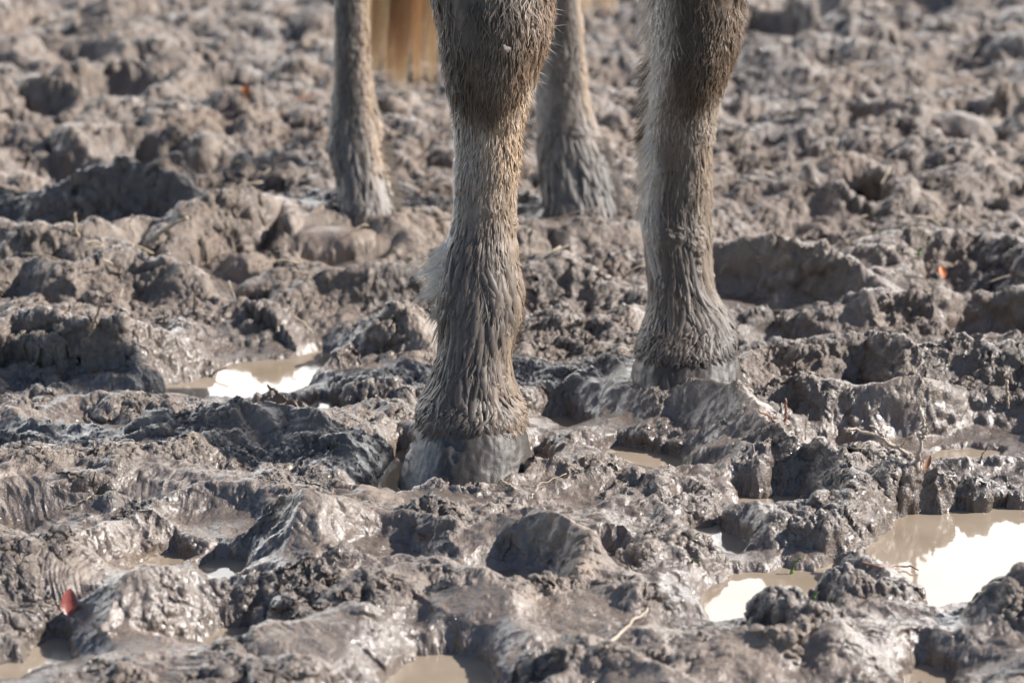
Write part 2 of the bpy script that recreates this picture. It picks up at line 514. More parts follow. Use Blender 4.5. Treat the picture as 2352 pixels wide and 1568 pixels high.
#  smooth slicked patches: (px, py, level, rx, ry, turn)
SLICK = [(530, 610, .05, .045, .11, 22), (1180, 1270, .03, .075, .065, 30), (650, 1210, .04, .055, .05, 0), (880, 1240, .02, .05, .05, 0),
         (1330, 1400, .03, .06, .05, 0), (1790, 1480, .03, .075, .06, 0), (330, 1400, .04, .055, .05, 0), (790, 1440, .04, .075, .05, 0),
         (1690, 640, .04, .06, .07, 0), (950, 1160, .02, .08, .04, 0), (770, 560, .04, .06, .08, 25), (310, 365, .06, .06, .08, 0), (1060, 1400, .03, .05, .05, 0),
         (155, 150, .04, .085, .12, 10), (250, 240, .04, .1, .11, 10), (520, 372, .05, .1, .06, 8), (1400, 1130, .02, .05, .04, 0), (1330, 950, .02, .06, .05, 0)]
PUDDLES = [
    [(510, 845), (580, 834), (640, 828), (700, 822), (745, 806), (768, 815), (760, 842), (720, 856), (700, 890), (650, 908), (610, 920), (560, 925), (500, 922), (480, 882)],
    [(710, 938), (740, 918), (815, 918), (818, 940), (780, 948), (730, 948)],
    [(1395, 1040), (1430, 1026), (1500, 1040), (1560, 1052), (1560, 1080), (1500, 1082), (1440, 1062)],
    [(1585, 1165), (1625, 1185), (1650, 1212), (1705, 1255), (1695, 1275), (1640, 1270), (1605, 1230), (1575, 1185)],
    [(1698, 1145), (1750, 1136), (1815, 1140), (1822, 1160), (1760, 1170), (1705, 1168)],
    [(2020, 1240), (2060, 1205), (2120, 1172), (2200, 1162), (2290, 1168), (2420, 1172), (2500, 1240), (2420, 1320), (2300, 1355), (2240, 1385), (2150, 1398), (2110, 1365), (2080, 1330), (2010, 1292), (1950, 1290), (1900, 1315), (1935, 1340), (1890, 1345), (1885, 1310), (1950, 1275), (2005, 1262)],
    [(1632, 1350), (1700, 1322), (1800, 1310), (1890, 1320), (1895, 1350), (1850, 1375), (1790, 1400), (1715, 1432), (1640, 1432), (1622, 1390)],
    [(900, 1560), (930, 1532), (965, 1512), (1030, 1505), (1085, 1515), (1120, 1545), (1140, 1590), (1100, 1620), (900, 1620)],
    [(465, 1302), (500, 1286), (555, 1290), (545, 1320), (520, 1345), (490, 1335)],
    [(320, 1305), (350, 1280), (400, 1272), (440, 1285), (400, 1305), (350, 1312)],
    [(80, 1490), (120, 1468), (150, 1480), (160, 1515), (110, 1535), (80, 1525)],
    [(835, 1140), (870, 1115), (900, 1065), (920, 1035), (935, 1110), (945, 1130), (900, 1142)],
    [(1885, 1048), (1930, 1022), (1975, 1030), (1975, 1062), (1930, 1072)],
    [(2150, 1042), (2230, 1030), (2290, 1040), (2280, 1062), (2180, 1070)],
    [(460, 1475), (520, 1445), (570, 1440), (570, 1465), (510, 1482)],
    [(1225, 1060), (1240, 1040), (1255, 1060), (1240, 1085)],
    [(-40, 1540), (30, 1520), (70, 1530), (40, 1560), (-40, 1570)],
    [(2080, 1560), (2130, 1530), (2180, 1550), (2150, 1590), (2090, 1590)],
    [(1265, 965), (1300, 955), (1330, 975), (1300, 985)],
    [(330, 920), (395, 890), (480, 866), (530, 850), (540, 912), (500, 915), (420, 925), (370, 930)],
]


#  where the hooves stand: centre, half axes, level of the mud under them
HOOFBEDS = [(-.040, -.055, .058, .078, -.004), (.158, .165, .052, .070, .045), (-.178, .815, .085, .10, .060), (.088, .85, .095, .10, .049)]


#  single clods: (px, py of the top, height, rx, ry)
CLODS = [(2088, 1040, .046, .038, .030), (2215, 1075, .030, .022, .022), (2285, 1100, .018, .016, .016), (640, 884, .044, .018, .016), (2345, 1128, .014, .016, .012), (1460, 1105, .026, .03, .026), (1290, 985, .022, .02, .02),
         (1190, 1060, .012, .012, .012), (1750, 1010, .04, .03, .03), (860, 860, .03, .04, .03), (1600, 1130, .022, .03, .025), (1735, 700, .045, .022, .02), (255, 905, .036, .03, .03),
         (1795, 1362, .042, .030, .026), (1868, 1392, .042, .034, .026), (1725, 1442, .036, .034, .022), (1960, 1300, .036, .034, .024), (2040, 1322, .030, .03, .022), (2352, 1345, .044, .034, .03),
         (1880, 1165, .038, .034, .026), (1800, 1180, .032, .03, .024), (1560, 1235, .028, .035, .025)]


def dist_polyline(x, y, P, Hs):
    best = np.full(x.shape, 1e9, np.float32); hh = np.zeros(x.shape, np.float32); sy = np.zeros(x.shape, np.float32)
    for i in range(len(P) - 1):
        ax, ay = P[i][:2]; bx, by = P[i + 1][:2]
        dx, dy = bx - ax, by - ay
        t = np.clip(((x - ax) * dx + (y - ay) * dy) / (dx * dx + dy * dy + 1e-12), 0, 1)
        qx, qy = ax + t * dx, ay + t * dy
        d = np.hypot(x - qx, y - qy)
        m = d < best
        best = np.where(m, d, best)
        hh = np.where(m, Hs[i] + t * (Hs[i + 1] - Hs[i]), hh)
        sy = np.where(m, y - qy, sy)
    return best, hh, sy


def sd_poly(x, y, P):
    d = np.full(x.shape, 1e9, np.float32); ins = np.zeros(x.shape, bool); ny = np.zeros(x.shape, np.float32)
    n = len(P)
    for i in range(n):
        ax, ay = P[i]; bx, by = P[(i + 1) % n]
        dx, dy = bx - ax, by - ay
        t = np.clip(((x - ax) * dx + (y - ay) * dy) / (dx * dx + dy * dy + 1e-12), 0, 1)
        e = np.hypot(x - ax - t * dx, y - ay - t * dy)
        m = e < d
        d = np.where(m, e, d); ny = np.where(m, ay + t * dy - y, ny)
        c = (ay > y) != (by > y)
        ins ^= c & (x < dx * (y - ay) / (dy + (1e-9 if dy >= 0 else -1e-9)) + ax)
    return np.where(ins, -d, d), np.where(ins, 1, ny / (d + 1e-6))


def mud_height(X, Y):
    """returns height, wetness, smoothness, sideways shifts"""
    f32 = np.float32
    X = X.astype(f32); Y = Y.astype(f32)
    wx = X + f32(.012) * fbm(X, Y, .07, 3, 1) + f32(.004) * fbm(X, Y, .018, 3, 2)
    wy = Y + f32(.012) * fbm(X, Y, .07, 3, 3) + f32(.004) * fbm(X, Y, .018, 3, 4)
    far = sstep(.55, 1.3, Y)
    h = f32(.014) + f32(.012) * fbm(X, Y, .22, 3, 5) + far * (f32(.022) + f32(.040) * fbm(wx, wy, .17, 3, 6))
    h = h + (f32(.8) + f32(.45) * far) * f32(.020) * fbm(wx, wy, .12, 4, 8, ridged=True)
    for pts, wf, wb in CRESTS:
        P = [gp(a, b, c) for a, b, c in pts]
        Hs = [c for _, _, c in pts]
        R = max(wf, wb) + .02
        xs = [p[0] for p in P]; ys = [p[1] for p in P]
        m = (X > min(xs) - R) & (X < max(xs) + R) & (Y > min(ys) - R) & (Y < max(ys) + R)
        if not m.any():
            continue
        d, hh, sy = dist_polyline(wx[m], wy[m], P, Hs)
        hh = hh * f32(1.0 + .22 * float(sstep(.25, .5, np.mean(ys))))
        k = sstep(-.5, .5, sy / (d + 1e-6))
        wd = wf + (wb - wf) * k
        q = np.clip(1 - d / wd, 0, 1)
        prof = q * q * (3 - 2 * q)
        prof = .42 * prof + .44 * q + .14 * np.sqrt(np.clip(1 - (d / wd) ** 2, 0, 1))
        h[m] = smax(h[m], (f32(.004) + (hh * f32(1.10) - f32(.007)) * prof).astype(f32))
    sm = np.zeros_like(h)
    for px, py, lv, rx, ry, rot, dep, rim in PRINTS:
        c = gp(px, py, lv)
        R = max(rx, ry) * 1.7
        m = (np.abs(X - c[0]) < R) & (np.abs(Y - c[1]) < R)
        if not m.any():
            continue
        a = math.radians(rot)
        dx = wx[m] - c[0]; dy = wy[m] - c[1]
        r = np.hypot((dx * math.cos(a) + dy * math.sin(a)) / rx, (-dx * math.sin(a) + dy * math.cos(a)) / ry)
        s = 1 - sstep(.55, 1.05, r)
        h[m] = h[m] * (1 - .55 * s) + .55 * s * (lv - dep) - s * dep * .35 + rim * np.exp(-((r - 1.15) / .16) ** 2)
        sm[m] = np.maximum(sm[m], (1 - sstep(.8, 1.15, r)) * (.3 if dep < .02 else .75))
    for px, py, lv, rx, ry, rot in SLICK:
        c = gp(px, py, lv)
        R = max(rx, ry) * 1.4
        m = (np.abs(X - c[0]) < R) & (np.abs(Y - c[1]) < R)
        if not m.any():
            continue
        a = math.radians(rot)
        dx = wx[m] - c[0]; dy = wy[m] - c[1]
        r = np.hypot((dx * math.cos(a) + dy * math.sin(a)) / rx, (-dx * math.sin(a) + dy * math.cos(a)) / ry)
        sm[m] = np.maximum(sm[m], 1 - sstep(.7, 1.15, r))
    # random old prints over the far ground
    rg = np.random.default_rng(5)
    for i in range(150):
        cx, cy = rg.uniform(-2.6, 2.6), rg.uniform(.9, 7)
        rx, ry = rg.uniform(.045, .075), rg.uniform(.05, .09)
        dep = rg.uniform(.03, .075)
        m = (np.abs(X - cx) < .16) & (np.abs(Y - cy) < .16)
        if not m.any():
            continue
        a = rg.uniform(-.6, .6)
        dx = wx[m] - cx; dy = wy[m] - cy
        r = np.hypot((dx * math.cos(a) + dy * math.sin(a)) / rx, (-dx * math.sin(a) + dy * math.cos(a)) / ry)
        s = 1 - sstep(.5, 1.05, r)
        h[m] = h[m] - s * dep + .018 * np.exp(-((r - 1.2) / .22) ** 2)
        sm[m] = np.maximum(sm[m], s * .5)
    near = 1 - sstep(-.15, .35, Y)
    sn = sstep(.0, .24, fbm(X, Y, .11, 3, 31) + f32(.36) * near - f32(.16))
    sm = np.maximum(sm, sn * .9 * (1 - far))
    rough = 1 - .90 * sm
    # loose clods trodden out of the ground
    rc = np.random.default_rng(9)
    spots = []
    for i in range(620):
        cy = -.75 + 6.2 * rc.random() ** 1.5
        cx = rc.uniform(-1, 1) * (cy + 2.15) * .24
        R_ = rc.uniform(.010, .034) * (1 + .25 * max(cy, 0)) * (.75 if cy < .3 else 1.25)
        spots.append((cx, cy, R_ * rc.uniform(.8, 1.5), R_ * rc.uniform(.7, 1.1), R_ * rc.uniform(.35, .85), rc.uniform(-1.5, 1.5), False))

    def add_clods(spots):
        for cx, cy, rx, ry, hg, rot, named in spots:
            R_ = max(rx, ry) * 1.6
            m = (np.abs(X - cx) < R_) & (np.abs(Y - cy) < R_)
            if not m.any():
                continue
            a, b = math.cos(rot), math.sin(rot)
            e = f32(1.3 if not named else 2.2)
            dx = X[m] + e * (wx[m] - X[m]) - cx; dy = Y[m] + e * (wy[m] - Y[m]) - cy
            r2 = ((dx * a + dy * b) / rx) ** 2 + ((-dx * b + dy * a) / ry) ** 2
            if not named and cy < .5 and float(np.median(sm[m])) > .45:
                continue
            dome = np.sqrt(np.clip(1 - r2, 0, 1)).astype(f32)
            if named:
                dome = dome ** f32(1.15) * (f32(1) + f32(.35) * fbm(X[m], Y[m], .018, 4, 47, .6))
                sm[m] = np.where(r2 < 1.1, np.minimum(sm[m], .15), sm[m])
            hm = h[m]
            base = -.002 if named else float(np.median(hm)) - .3 * hg
            h[m] = np.where(r2 < 1, smax(hm, base + hg * dome, .003), hm)

    add_clods(spots)
    # lumps, crumbs and pulled strings
    f1, _ = worley(wx / f32(.045) , wy / f32(.045), 40)
    lump = np.sqrt(np.clip(1 - f1 * f1, 0, 1)) - f32(.6)
    g1, _ = worley(wx / f32(.019) + lump, wy / f32(.019), 41)
    crumb = np.sqrt(np.clip(1 - g1 * g1, 0, 1)) - f32(.6)
    g2, _ = worley(wx / f32(.008) + crumb, wy / f32(.008), 42)
    grain = np.sqrt(np.clip(1 - g2 * g2, 0, 1)) - f32(.6)
    amp = f32(.55) + f32(.45) * far
    h = h + amp * f32(.010) * lump * (f32(.12) + f32(.88) * rough)
    pk = sstep(-.25, .35, fbm(X, Y, .06, 3, 44))
    h = h + rough * pk * (f32(.0042) * crumb + f32(.0015) * grain)
    h = h + f32(.0075) * fbm(wx, wy, .035, 5, 50, .55) * (f32(.45) + f32(.55) * rough)
    h = h + rough * f32(.0034) * fbm(wx, wy, .012, 4, 55, .6, ridged=True)
    # smears: noise stretched along a slowly turning direction
    th = f32(1.3) * fbm(X, Y, .3, 2, 60)
    su = X * np.cos(th) + Y * np.sin(th); sv = -X * np.sin(th) + Y * np.cos(th)
    smear = fbm(su * f32(.22), sv, .007, 3, 61, .55)
    h = h + f32(.0016) * smear * (f32(.35) + f32(.65) * sn)
    # keep the ground above the water except in the puddles
    low = f32(.005) + f32(.004) * fbm(X, Y, .03, 3, 70)
    deepok = far
    h = np.where(h < low + .006, smax(h, low, .012), h)
    for cx, cy, rx, ry, lv in HOOFBEDS:
        m = (np.abs(X - cx) < .12) & (np.abs(Y - cy) < .14)
        if m.any():
            r = np.hypot((X[m] - cx) / rx, (Y[m] - cy) / ry)
            tg = np.minimum(h[m], lv) if lv < .0 else lv + .3 * (h[m] - lv)
            h[m] = h[m] + (tg - h[m]) * (1 - sstep(.9, 1.12 if lv < .0 else 1.5, r))
    wet = 1 - sstep(.006, .034, h)
    for ip, poly in enumerate(PUDDLES):
        bs = {0: .22, 1: .4, 5: .75, 6: .32}.get(ip, 1.1)
        P = [tuple(gp(a, b, 0)[:2]) for a, b in poly]
        xs = [p[0] for p in P]; ys = [p[1] for p in P]
        m = (X > min(xs) - .2) & (X < max(xs) + .2) & (Y > min(ys) - .2) & (Y < max(ys) + .2)
        if not m.any():
            continue
        ex = X[m] + f32(.010) * fbm(X[m], Y[m], .035, 5, 80, .6); ey = Y[m] + f32(.013) * fbm(X[m], Y[m], .035, 5, 81, .6)
        d, ny = sd_poly(ex, ey, P)
        k = 1 - sstep(-.006, .010, d)
        hm = h[m]
        cap = f32(.003) + (f32(1.1) + f32(.28 - 1.1) * sstep(-.2, .6, ny) + f32(bs - 1.1) * sstep(.3, .8, -ny)) * np.maximum(d, 0) + f32(.10) * sstep(.04 if bs > .5 else .09, .12 if bs > .5 else .2, d)
        hm = -smax(-hm, -cap.astype(f32), .006)
        tgt = f32(-.010) + f32(.12) * (hm - f32(.012))
        tgt = np.minimum(tgt, f32(-.002) + f32(.004) * (perlin(ex / .02, ey / .02, 83) > .55))
        h[m] = hm + (tgt - hm) * k
        # a low shore
        k2 = 1 - sstep(.0, .05, d)
        wet[m] = np.maximum(wet[m], 1 - sstep(.0, .07, d))
    add_clods([(gp(a, b, c)[0], gp(a, b, c)[1], rx, ry, c, 0.0, True) for a, b, c, rx, ry in CLODS])
    wz = fbm(X, Y, .35, 3, 90)
    nearw = 1 - sstep(.25, 1.1, Y + .15 * wz)
    wet = np.clip(wet * (f32(.35) + f32(.65) * nearw) + nearw * (f32(.50) + f32(.5) * fbm(X, Y, .12, 4, 91)) + (1 - nearw) * (f32(.30) + f32(.55) * fbm(X, Y, .16, 4, 92)), 0, 1)
    # a shift sideways lets lips hang over
    q = sstep(.008, .03, h)
    sx = q * rough * (f32(.0055) * fbm(X + h * f32(1.7), Y, .03, 3, 95) + f32(.002) * fbm(X, Y + h, .009, 2, 96))
    sy = q * (f32(.0055) * fbm(X - h * f32(1.7), Y + h, .03, 3, 97) * rough - f32(.22) * np.clip(h - f32(.02), 0, .04) * (1 - far))
    return h, wet, sm, sx, sy


Q = 0.9
def build_mud():
    D = [1.36]
    cst = .55 / (F * 1024 / W0 * CAM[2]) / Q
    while D[-1] < 9:
        D.append(D[-1] + max(D[-1] ** 2 * cst, .0009))
    D = np.array(D)
    ys = D + CAM[1]
    back = [ys[0] - .02 * 1.35 ** i for i in range(1, 18)][::-1]
    front = [ys[-1] + .06 * 1.22 ** i for i in range(1, 34)]
    ys = np.concatenate([back, ys, front])
    nd = int(860 * Q)
    s = np.linspace(-1.4, 1.4, 2 * nd + 1)
    ext = 1.4 + .012 * (1.17 ** np.arange(1, 42) - 1) / .17
    s = np.concatenate([-ext[::-1], s, ext])
    wd = np.maximum(ys - CAM[1], 1.2) * (W0 / 2 / F) + .03
    # first pass on every fourth column: slide the rows so that steep faces get as many of them as flat ones
    sc_ = s[::4]
    Xc = sc_[None, :] * wd[:, None]; Yc = np.repeat(ys[:, None], len(sc_), 1)
    hc = mud_height(Xc.ravel(), Yc.ravel())[0].reshape(Xc.shape)
    dh = np.abs(np.diff(hc, axis=0)); dy = np.diff(ys)[:, None]
    k = np.minimum(dh / dy, 4.0)
    for _ in range(3):
        k[:, 1:-1] = (k[:, :-2] + k[:, 1:-1] * 2 + k[:, 2:]) / 4
        k[1:-1] = (k[:-2] + k[1:-1] * 2 + k[2:]) / 4
    # arc length in units of the wanted spacing, so that rows stay denser near the camera
    arc = np.concatenate([np.zeros((1, len(sc_))), np.cumsum(np.sqrt(1 + .8 * k * k), 0)], 0)
    idx = np.arange(len(ys), dtype=float)
    Yn = np.empty_like(Yc)
    for j in range(len(sc_)):
        Yn[:, j] = np.interp(np.linspace(0, arc[-1, j], len(ys)), arc[:, j], ys)
    full = np.empty((len(ys), len(s)))
    ii = np.arange(len(s)) / 4.0
    i0 = np.minimum(ii.astype(int), len(sc_) - 1); i1 = np.minimum(i0 + 1, len(sc_) - 1); fr = ii - i0
    full = Yn[:, i0] * (1 - fr) + Yn[:, i1] * fr
    Y = full
    wdn = np.maximum(Y - CAM[1], 1.2) * (W0 / 2 / F) + .03
    X = s[None, :] * wdn
    shp = X.shape
    h, wet, sm, sx, sy = mud_height(X.ravel(), Y.ravel())
    V = np.stack([X.ravel() + sx, Y.ravel() + sy, h], 1).astype(np.float32)
    # second pass: lumps in all three directions, along the surface normal
    G = V.reshape(*shp, 3)
    gu = np.gradient(G, axis=1); gv = np.gradient(G, axis=0)
    nr = np.cross(gu, gv).reshape(-1, 3); nr /= np.linalg.norm(nr, axis=1, keepdims=True) + 1e-12
    f = np.float32
    rough = 1 - f(.90) * sm
    rough = np.maximum(rough, sstep(.75, .35, np.abs(nr[:, 2])) * f(.75))      # torn, not smeared, where it is steep
    dry = sstep(.003, .012, h)
    x, y, z = V[:, 0], V[:, 1], V[:, 2]
    qx = f(.010) * perlin3(x / f(.022), y / f(.022), z / f(.022), 291); qz = f(.010) * perlin3(x / f(.022), y / f(.022), z / f(.022), 292)
    x = x + qx; z = z + qz; y = y + qx - qz
    d = f(.0050) * fbm3(x, y, z, .030, 2, 301) * (f(.2) + f(.8) * rough)
    patch = sstep(-.35, .25, fbm3(x, y, z, .09, 2, 341))          # crumbly here, closed there
    rp_ = rough * (f(.25) + f(.75) * patch)
    bl = np.abs(perlin3(x / f(.023), y / f(.023), z / f(.023), 351)) - f(.22)
    b2 = np.abs(perlin3(x / f(.0105), y / f(.0105), z / f(.0105), 352)) - f(.22)
    d = d + rp_ * (f(.017) * bl + f(.0085) * b2 * (f(.6) + bl))
    d = d + rp_ * (f(.0044) * fbm3(x, y, z, .013, 3, 311, .6, True) + f(.0026) * fbm3(x, y, z, .0050, 2, 321, .6))
    pit = sstep(.42, .62, perlin3(x / f(.017), y / f(.017), z / f(.017), 361))
    d = d - f(.008) * pit * rp_
    d = d + f(.011) * fbm3(x, y, z, .065, 2, 331) * (f(.45) + f(.55) * rough) * (1 + f(.6) * sstep(.5, 1.2, y))
    d = d * dry
    V += nr * d[:, None]
    o = mesh_from('mud_ground', V, grid_faces(*shp), MUD, attrs={'wet': wet, 'smooth': sm})
    put(o, kind='structure')
    print('mud verts', len(V))
    # a plain raster of heights for setting things down
    gx = np.arange(-1.6, 1.6, .004); gy = np.arange(-.85, 3.2, .004)
    ra = np.full((len(gy), len(gx)), -1, np.float32)
    m = (V[:, 0] > -1.6) & (V[:, 0] < 1.59) & (V[:, 1] > -.85) & (V[:, 1] < 3.19)
    np.maximum.at(ra, (((V[m, 1] + .85) / .004).astype(int), ((V[m, 0] + 1.6) / .004).astype(int)), V[m, 2])
    for _ in range(3):
        e = ra < -.5
        if not e.any():
            break
        pd = np.pad(ra, 1, constant_values=-1)
        mx = np.maximum.reduce([pd[:-2, 1:-1], pd[2:, 1:-1], pd[1:-1, :-2], pd[1:-1, 2:]])
        ra = np.where(e, mx, ra)
    return ra


RAST = build_mud()


def ground(x, y):                             # height of the mud under a point
    i = int(np.clip((y + .85) / .004, 0, RAST.shape[0] - 1)); j = int(np.clip((x + 1.6) / .004, 0, RAST.shape[1] - 1))
    return float(RAST[i, j])


def land(px, py):                             # the first mud that the photo's pixel looks at
    d = ray(px, py)
    t0 = (0.11 - CAM[2]) / d[2]; t1 = (-.01 - CAM[2]) / d[2]
    for t in np.linspace(t0, t1, 260):
        p = CAM + d * t
        if p[2] <= max(ground(p[0], p[1]), 0.0):
            return p
    return CAM + d * t1


wm = mesh_from('puddle_water', np.array([(-1.3, -.95, 0), (1.3, -.95, 0), (1.3, 1.0, 0), (-1.3, 1.0, 0)], float), np.array([[0, 1, 2, 3]]), WATER)
put(wm, kind='structure')

# ------------------------------------------------------------------ the horse
def cubic(xs, ys, q):
    """monotone-ish cubic through (xs, ys)"""
    xs = np.asarray(xs, float); ys = np.asarray(ys, float); q = np.asarray(q, float)
    dl = np.diff(ys) / np.diff(xs)
    m = np.empty(len(xs)); m[0] = dl[0]; m[-1] = dl[-1]
    m[1:-1] = np.where(dl[:-1] * dl[1:] > 0, 2 * dl[:-1] * dl[1:] / (dl[:-1] + dl[1:] + 1e-30), 0)
    i = np.clip(np.searchsorted(xs, q) - 1, 0, len(xs) - 2)
    hh = xs[i + 1] - xs[i]; t = (q - xs[i]) / hh
    return ((1 + 2 * t) * (1 - t) ** 2 * ys[i] + t * (1 - t) ** 2 * hh * m[i] + t * t * (3 - 2 * t) * ys[i + 1] + t * t * (t - 1) * hh * m[i + 1])


class Leg:
    """rows: (py, left px, right px, y offset of the axis, front depth, back depth) read off the photo, top to bottom"""
    def __init__(self, rows, Y0, upper, ns, nu, flow, seed, inset=10.0):
        R = []
        for py, xl, xr, yo, df, db in rows:
            i_ = inset * (.45 + .55 * float(sstep(rows[9][0], rows[14][0] if len(rows) > 14 else rows[-1][0], py)))
            xl += i_; xr -= i_
            a = vp(xl, py, Y0 + yo); b = vp(xr, py, Y0 + yo)
            R.append((a[2], (a[0] + b[0]) / 2, Y0 + yo, (b[0] - a[0]) / 2, df, db))
        for z, x, y, rx, df, db in upper:
            R.append((z, x, y, rx, df, db))
        R = np.array(sorted(R, key=lambda r: r[0]))
        self.ztop = R[-1, 0]; self.zbot = R[0, 0]
        zr = np.linspace(self.zbot, min(.44, self.ztop), ns)
        zr = np.concatenate([zr, np.linspace(.44, self.ztop, 24)[1:]])[::-1]
        self.z = zr
        C = [cubic(R[:, 0], R[:, k], zr) for k in range(1, 6)]
        self.C = C
        a = np.linspace(-math.pi, math.pi, nu, endpoint=False)     # 0 = towards the camera, + = image right
        A, Z = np.meshgrid(a, zr)
        cx, cy, rx, df, db = [c[:, None] for c in C]
        ca, sa = np.cos(A), np.sin(A)
        dy = np.where(ca > 0, df, db)
        e = .92
        X = cx + rx * np.sign(sa) * np.abs(sa) ** e
        Y = cy - dy * np.sign(ca) * np.abs(ca) ** e
        self.P = np.stack([X, Y, np.broadcast_to(Z, X.shape)], -1)
        self.a, self.A, self.Z = a, A, Z
        du = np.roll(self.P, -1, 1) - np.roll(self.P, 1, 1)
        dv = np.gradient(self.P, axis=0)
        n = np.cross(dv, du); n /= np.linalg.norm(n, axis=-1, keepdims=True) + 1e-12
        out = self.P - np.stack([np.broadcast_to(cx, X.shape), np.broadcast_to(cy, X.shape), self.P[..., 2]], -1)
        n *= np.sign((n * out).sum(-1, keepdims=True) + 1e-9)
        self.Nn = n
        self.flow = flow
        self.seed = seed
        # streak coordinate: follow the hair flow up from each point
        self.U = self.backtrace(A, Z)

    def backtrace(self, A, Z):
        # hair fans out from the front line below flow[0], k rad per metre
        z0, k, = self.flow
        s = np.clip(z0 - Z, 0, .3)
        t = np.tan(np.clip(A, -3.13, 3.13) / 2) * np.exp(-k * s)
        return 2 * np.arctan(t)

    def forward(self, a, z, ds):
        z0, k = self.flow
        kk = k * (z < z0)
        return a + kk * np.sin(a) * ds, z - ds

    def at(self, a, z):
        nu = len(self.a)
        fa = (a + math.pi) / (2 * math.pi) * nu
        ia = np.floor(fa).astype(int); wa = (fa - ia)[:, None]
        fz = np.interp(-z, -self.z, np.arange(len(self.z)))
        iz = np.clip(np.floor(fz).astype(int), 0, len(self.z) - 2); wz = (fz - iz)[:, None]

        def bl(G):
            g = lambda r, c: G[r, c % nu]
            return (g(iz, ia) * (1 - wa) + g(iz, ia + 1) * wa) * (1 - wz) + (g(iz + 1, ia) * (1 - wa) + g(iz + 1, ia + 1) * wa) * wz
        n = bl(self.Nn)
        return bl(self.P), n / (np.linalg.norm(n, axis=1, keepdims=True) + 1e-9)

    def skin(self, colfn, groove=.0034, wave=.003):
        C = self.C
        r = ((C[2] + C[3]) / 2)[:, None]
        arc = self.U * .032
        arc0 = arc
        arc = arc + .006 * fbm(self.U * .03, self.Z, .03, 2, self.seed + 21)
        wa = fbm(arc, self.Z * .13, .0095, 2, self.seed, .5, ridged=True)
        wb = fbm(arc + .002 * wa, self.Z * .16, .0034, 2, self.seed + 1, .5, ridged=True)
        w1 = np.clip(.62 * wa + .38 * wb + .25, -1, .55) - .25
        w2 = fbm(arc, self.Z * .5, .018, 3, self.seed + 3)
        lum = fbm(arc, self.Z, .012, 3, self.seed + 9)
        fade = sstep(.62, .50, self.Z)
        cake = sstep(.10, .36, fbm(arc0, self.Z, .03, 3, self.seed + 33)) * sstep(.36, .25, self.Z)
        crumb = fbm(arc, self.Z, .006, 3, self.seed + 34, .6)
        d = fade * (groove * w1 * (1 - .75 * cake) * (.55 + .6 * sstep(-.4, .4, w2)) + wave * w2 + .0009 * lum + cake * (.0022 + .0022 * crumb))
        V = self.P + self.Nn * d[..., None]
        col = colfn(self.A, self.Z, self.P) * (1 + .12 * w1)[..., None]
        return V.reshape(-1, 3), np.clip(col, .01, .9).reshape(-1, 3)


def strand_mesh(roots, dirs_fn, n, seg, width, colors, taper=1.0):
    raise NotImplementedError


def ribbons(path, side, width, col, thick=None):
    """path (N,S,3) centre lines, side (N,S,3) unit sideways, width (N,S); thick: (N,S,3) raises the middle into a lens"""
    n, s, _ = path.shape
    off = side * width[..., None] * .5
    if thick is None:
        V = np.stack([path - off, path + off], 2)                  # n,s,2,3
        k = 2
    else:
        V = np.stack([path - off, path - off * .45 + thick * .8, path + off * .45 + thick * .8, path + off], 2)
        k = 4
    V = V.reshape(-1, 3)
    base = (np.arange(n) * s * k)[:, None, None]
    r = (np.arange(s - 1) * k)[None, :, None]
    c = np.arange(k - 1)[None, None, :]
    a = (base + r + c).reshape(-1)
    Fq = np.stack([a, a + 1, a + 1 + k, a + k], 1)
    colv = np.repeat(col.reshape(-1, 3), k, 0) if col.ndim == 3 else np.repeat(col, s * k, 0)
    return V, Fq, colv


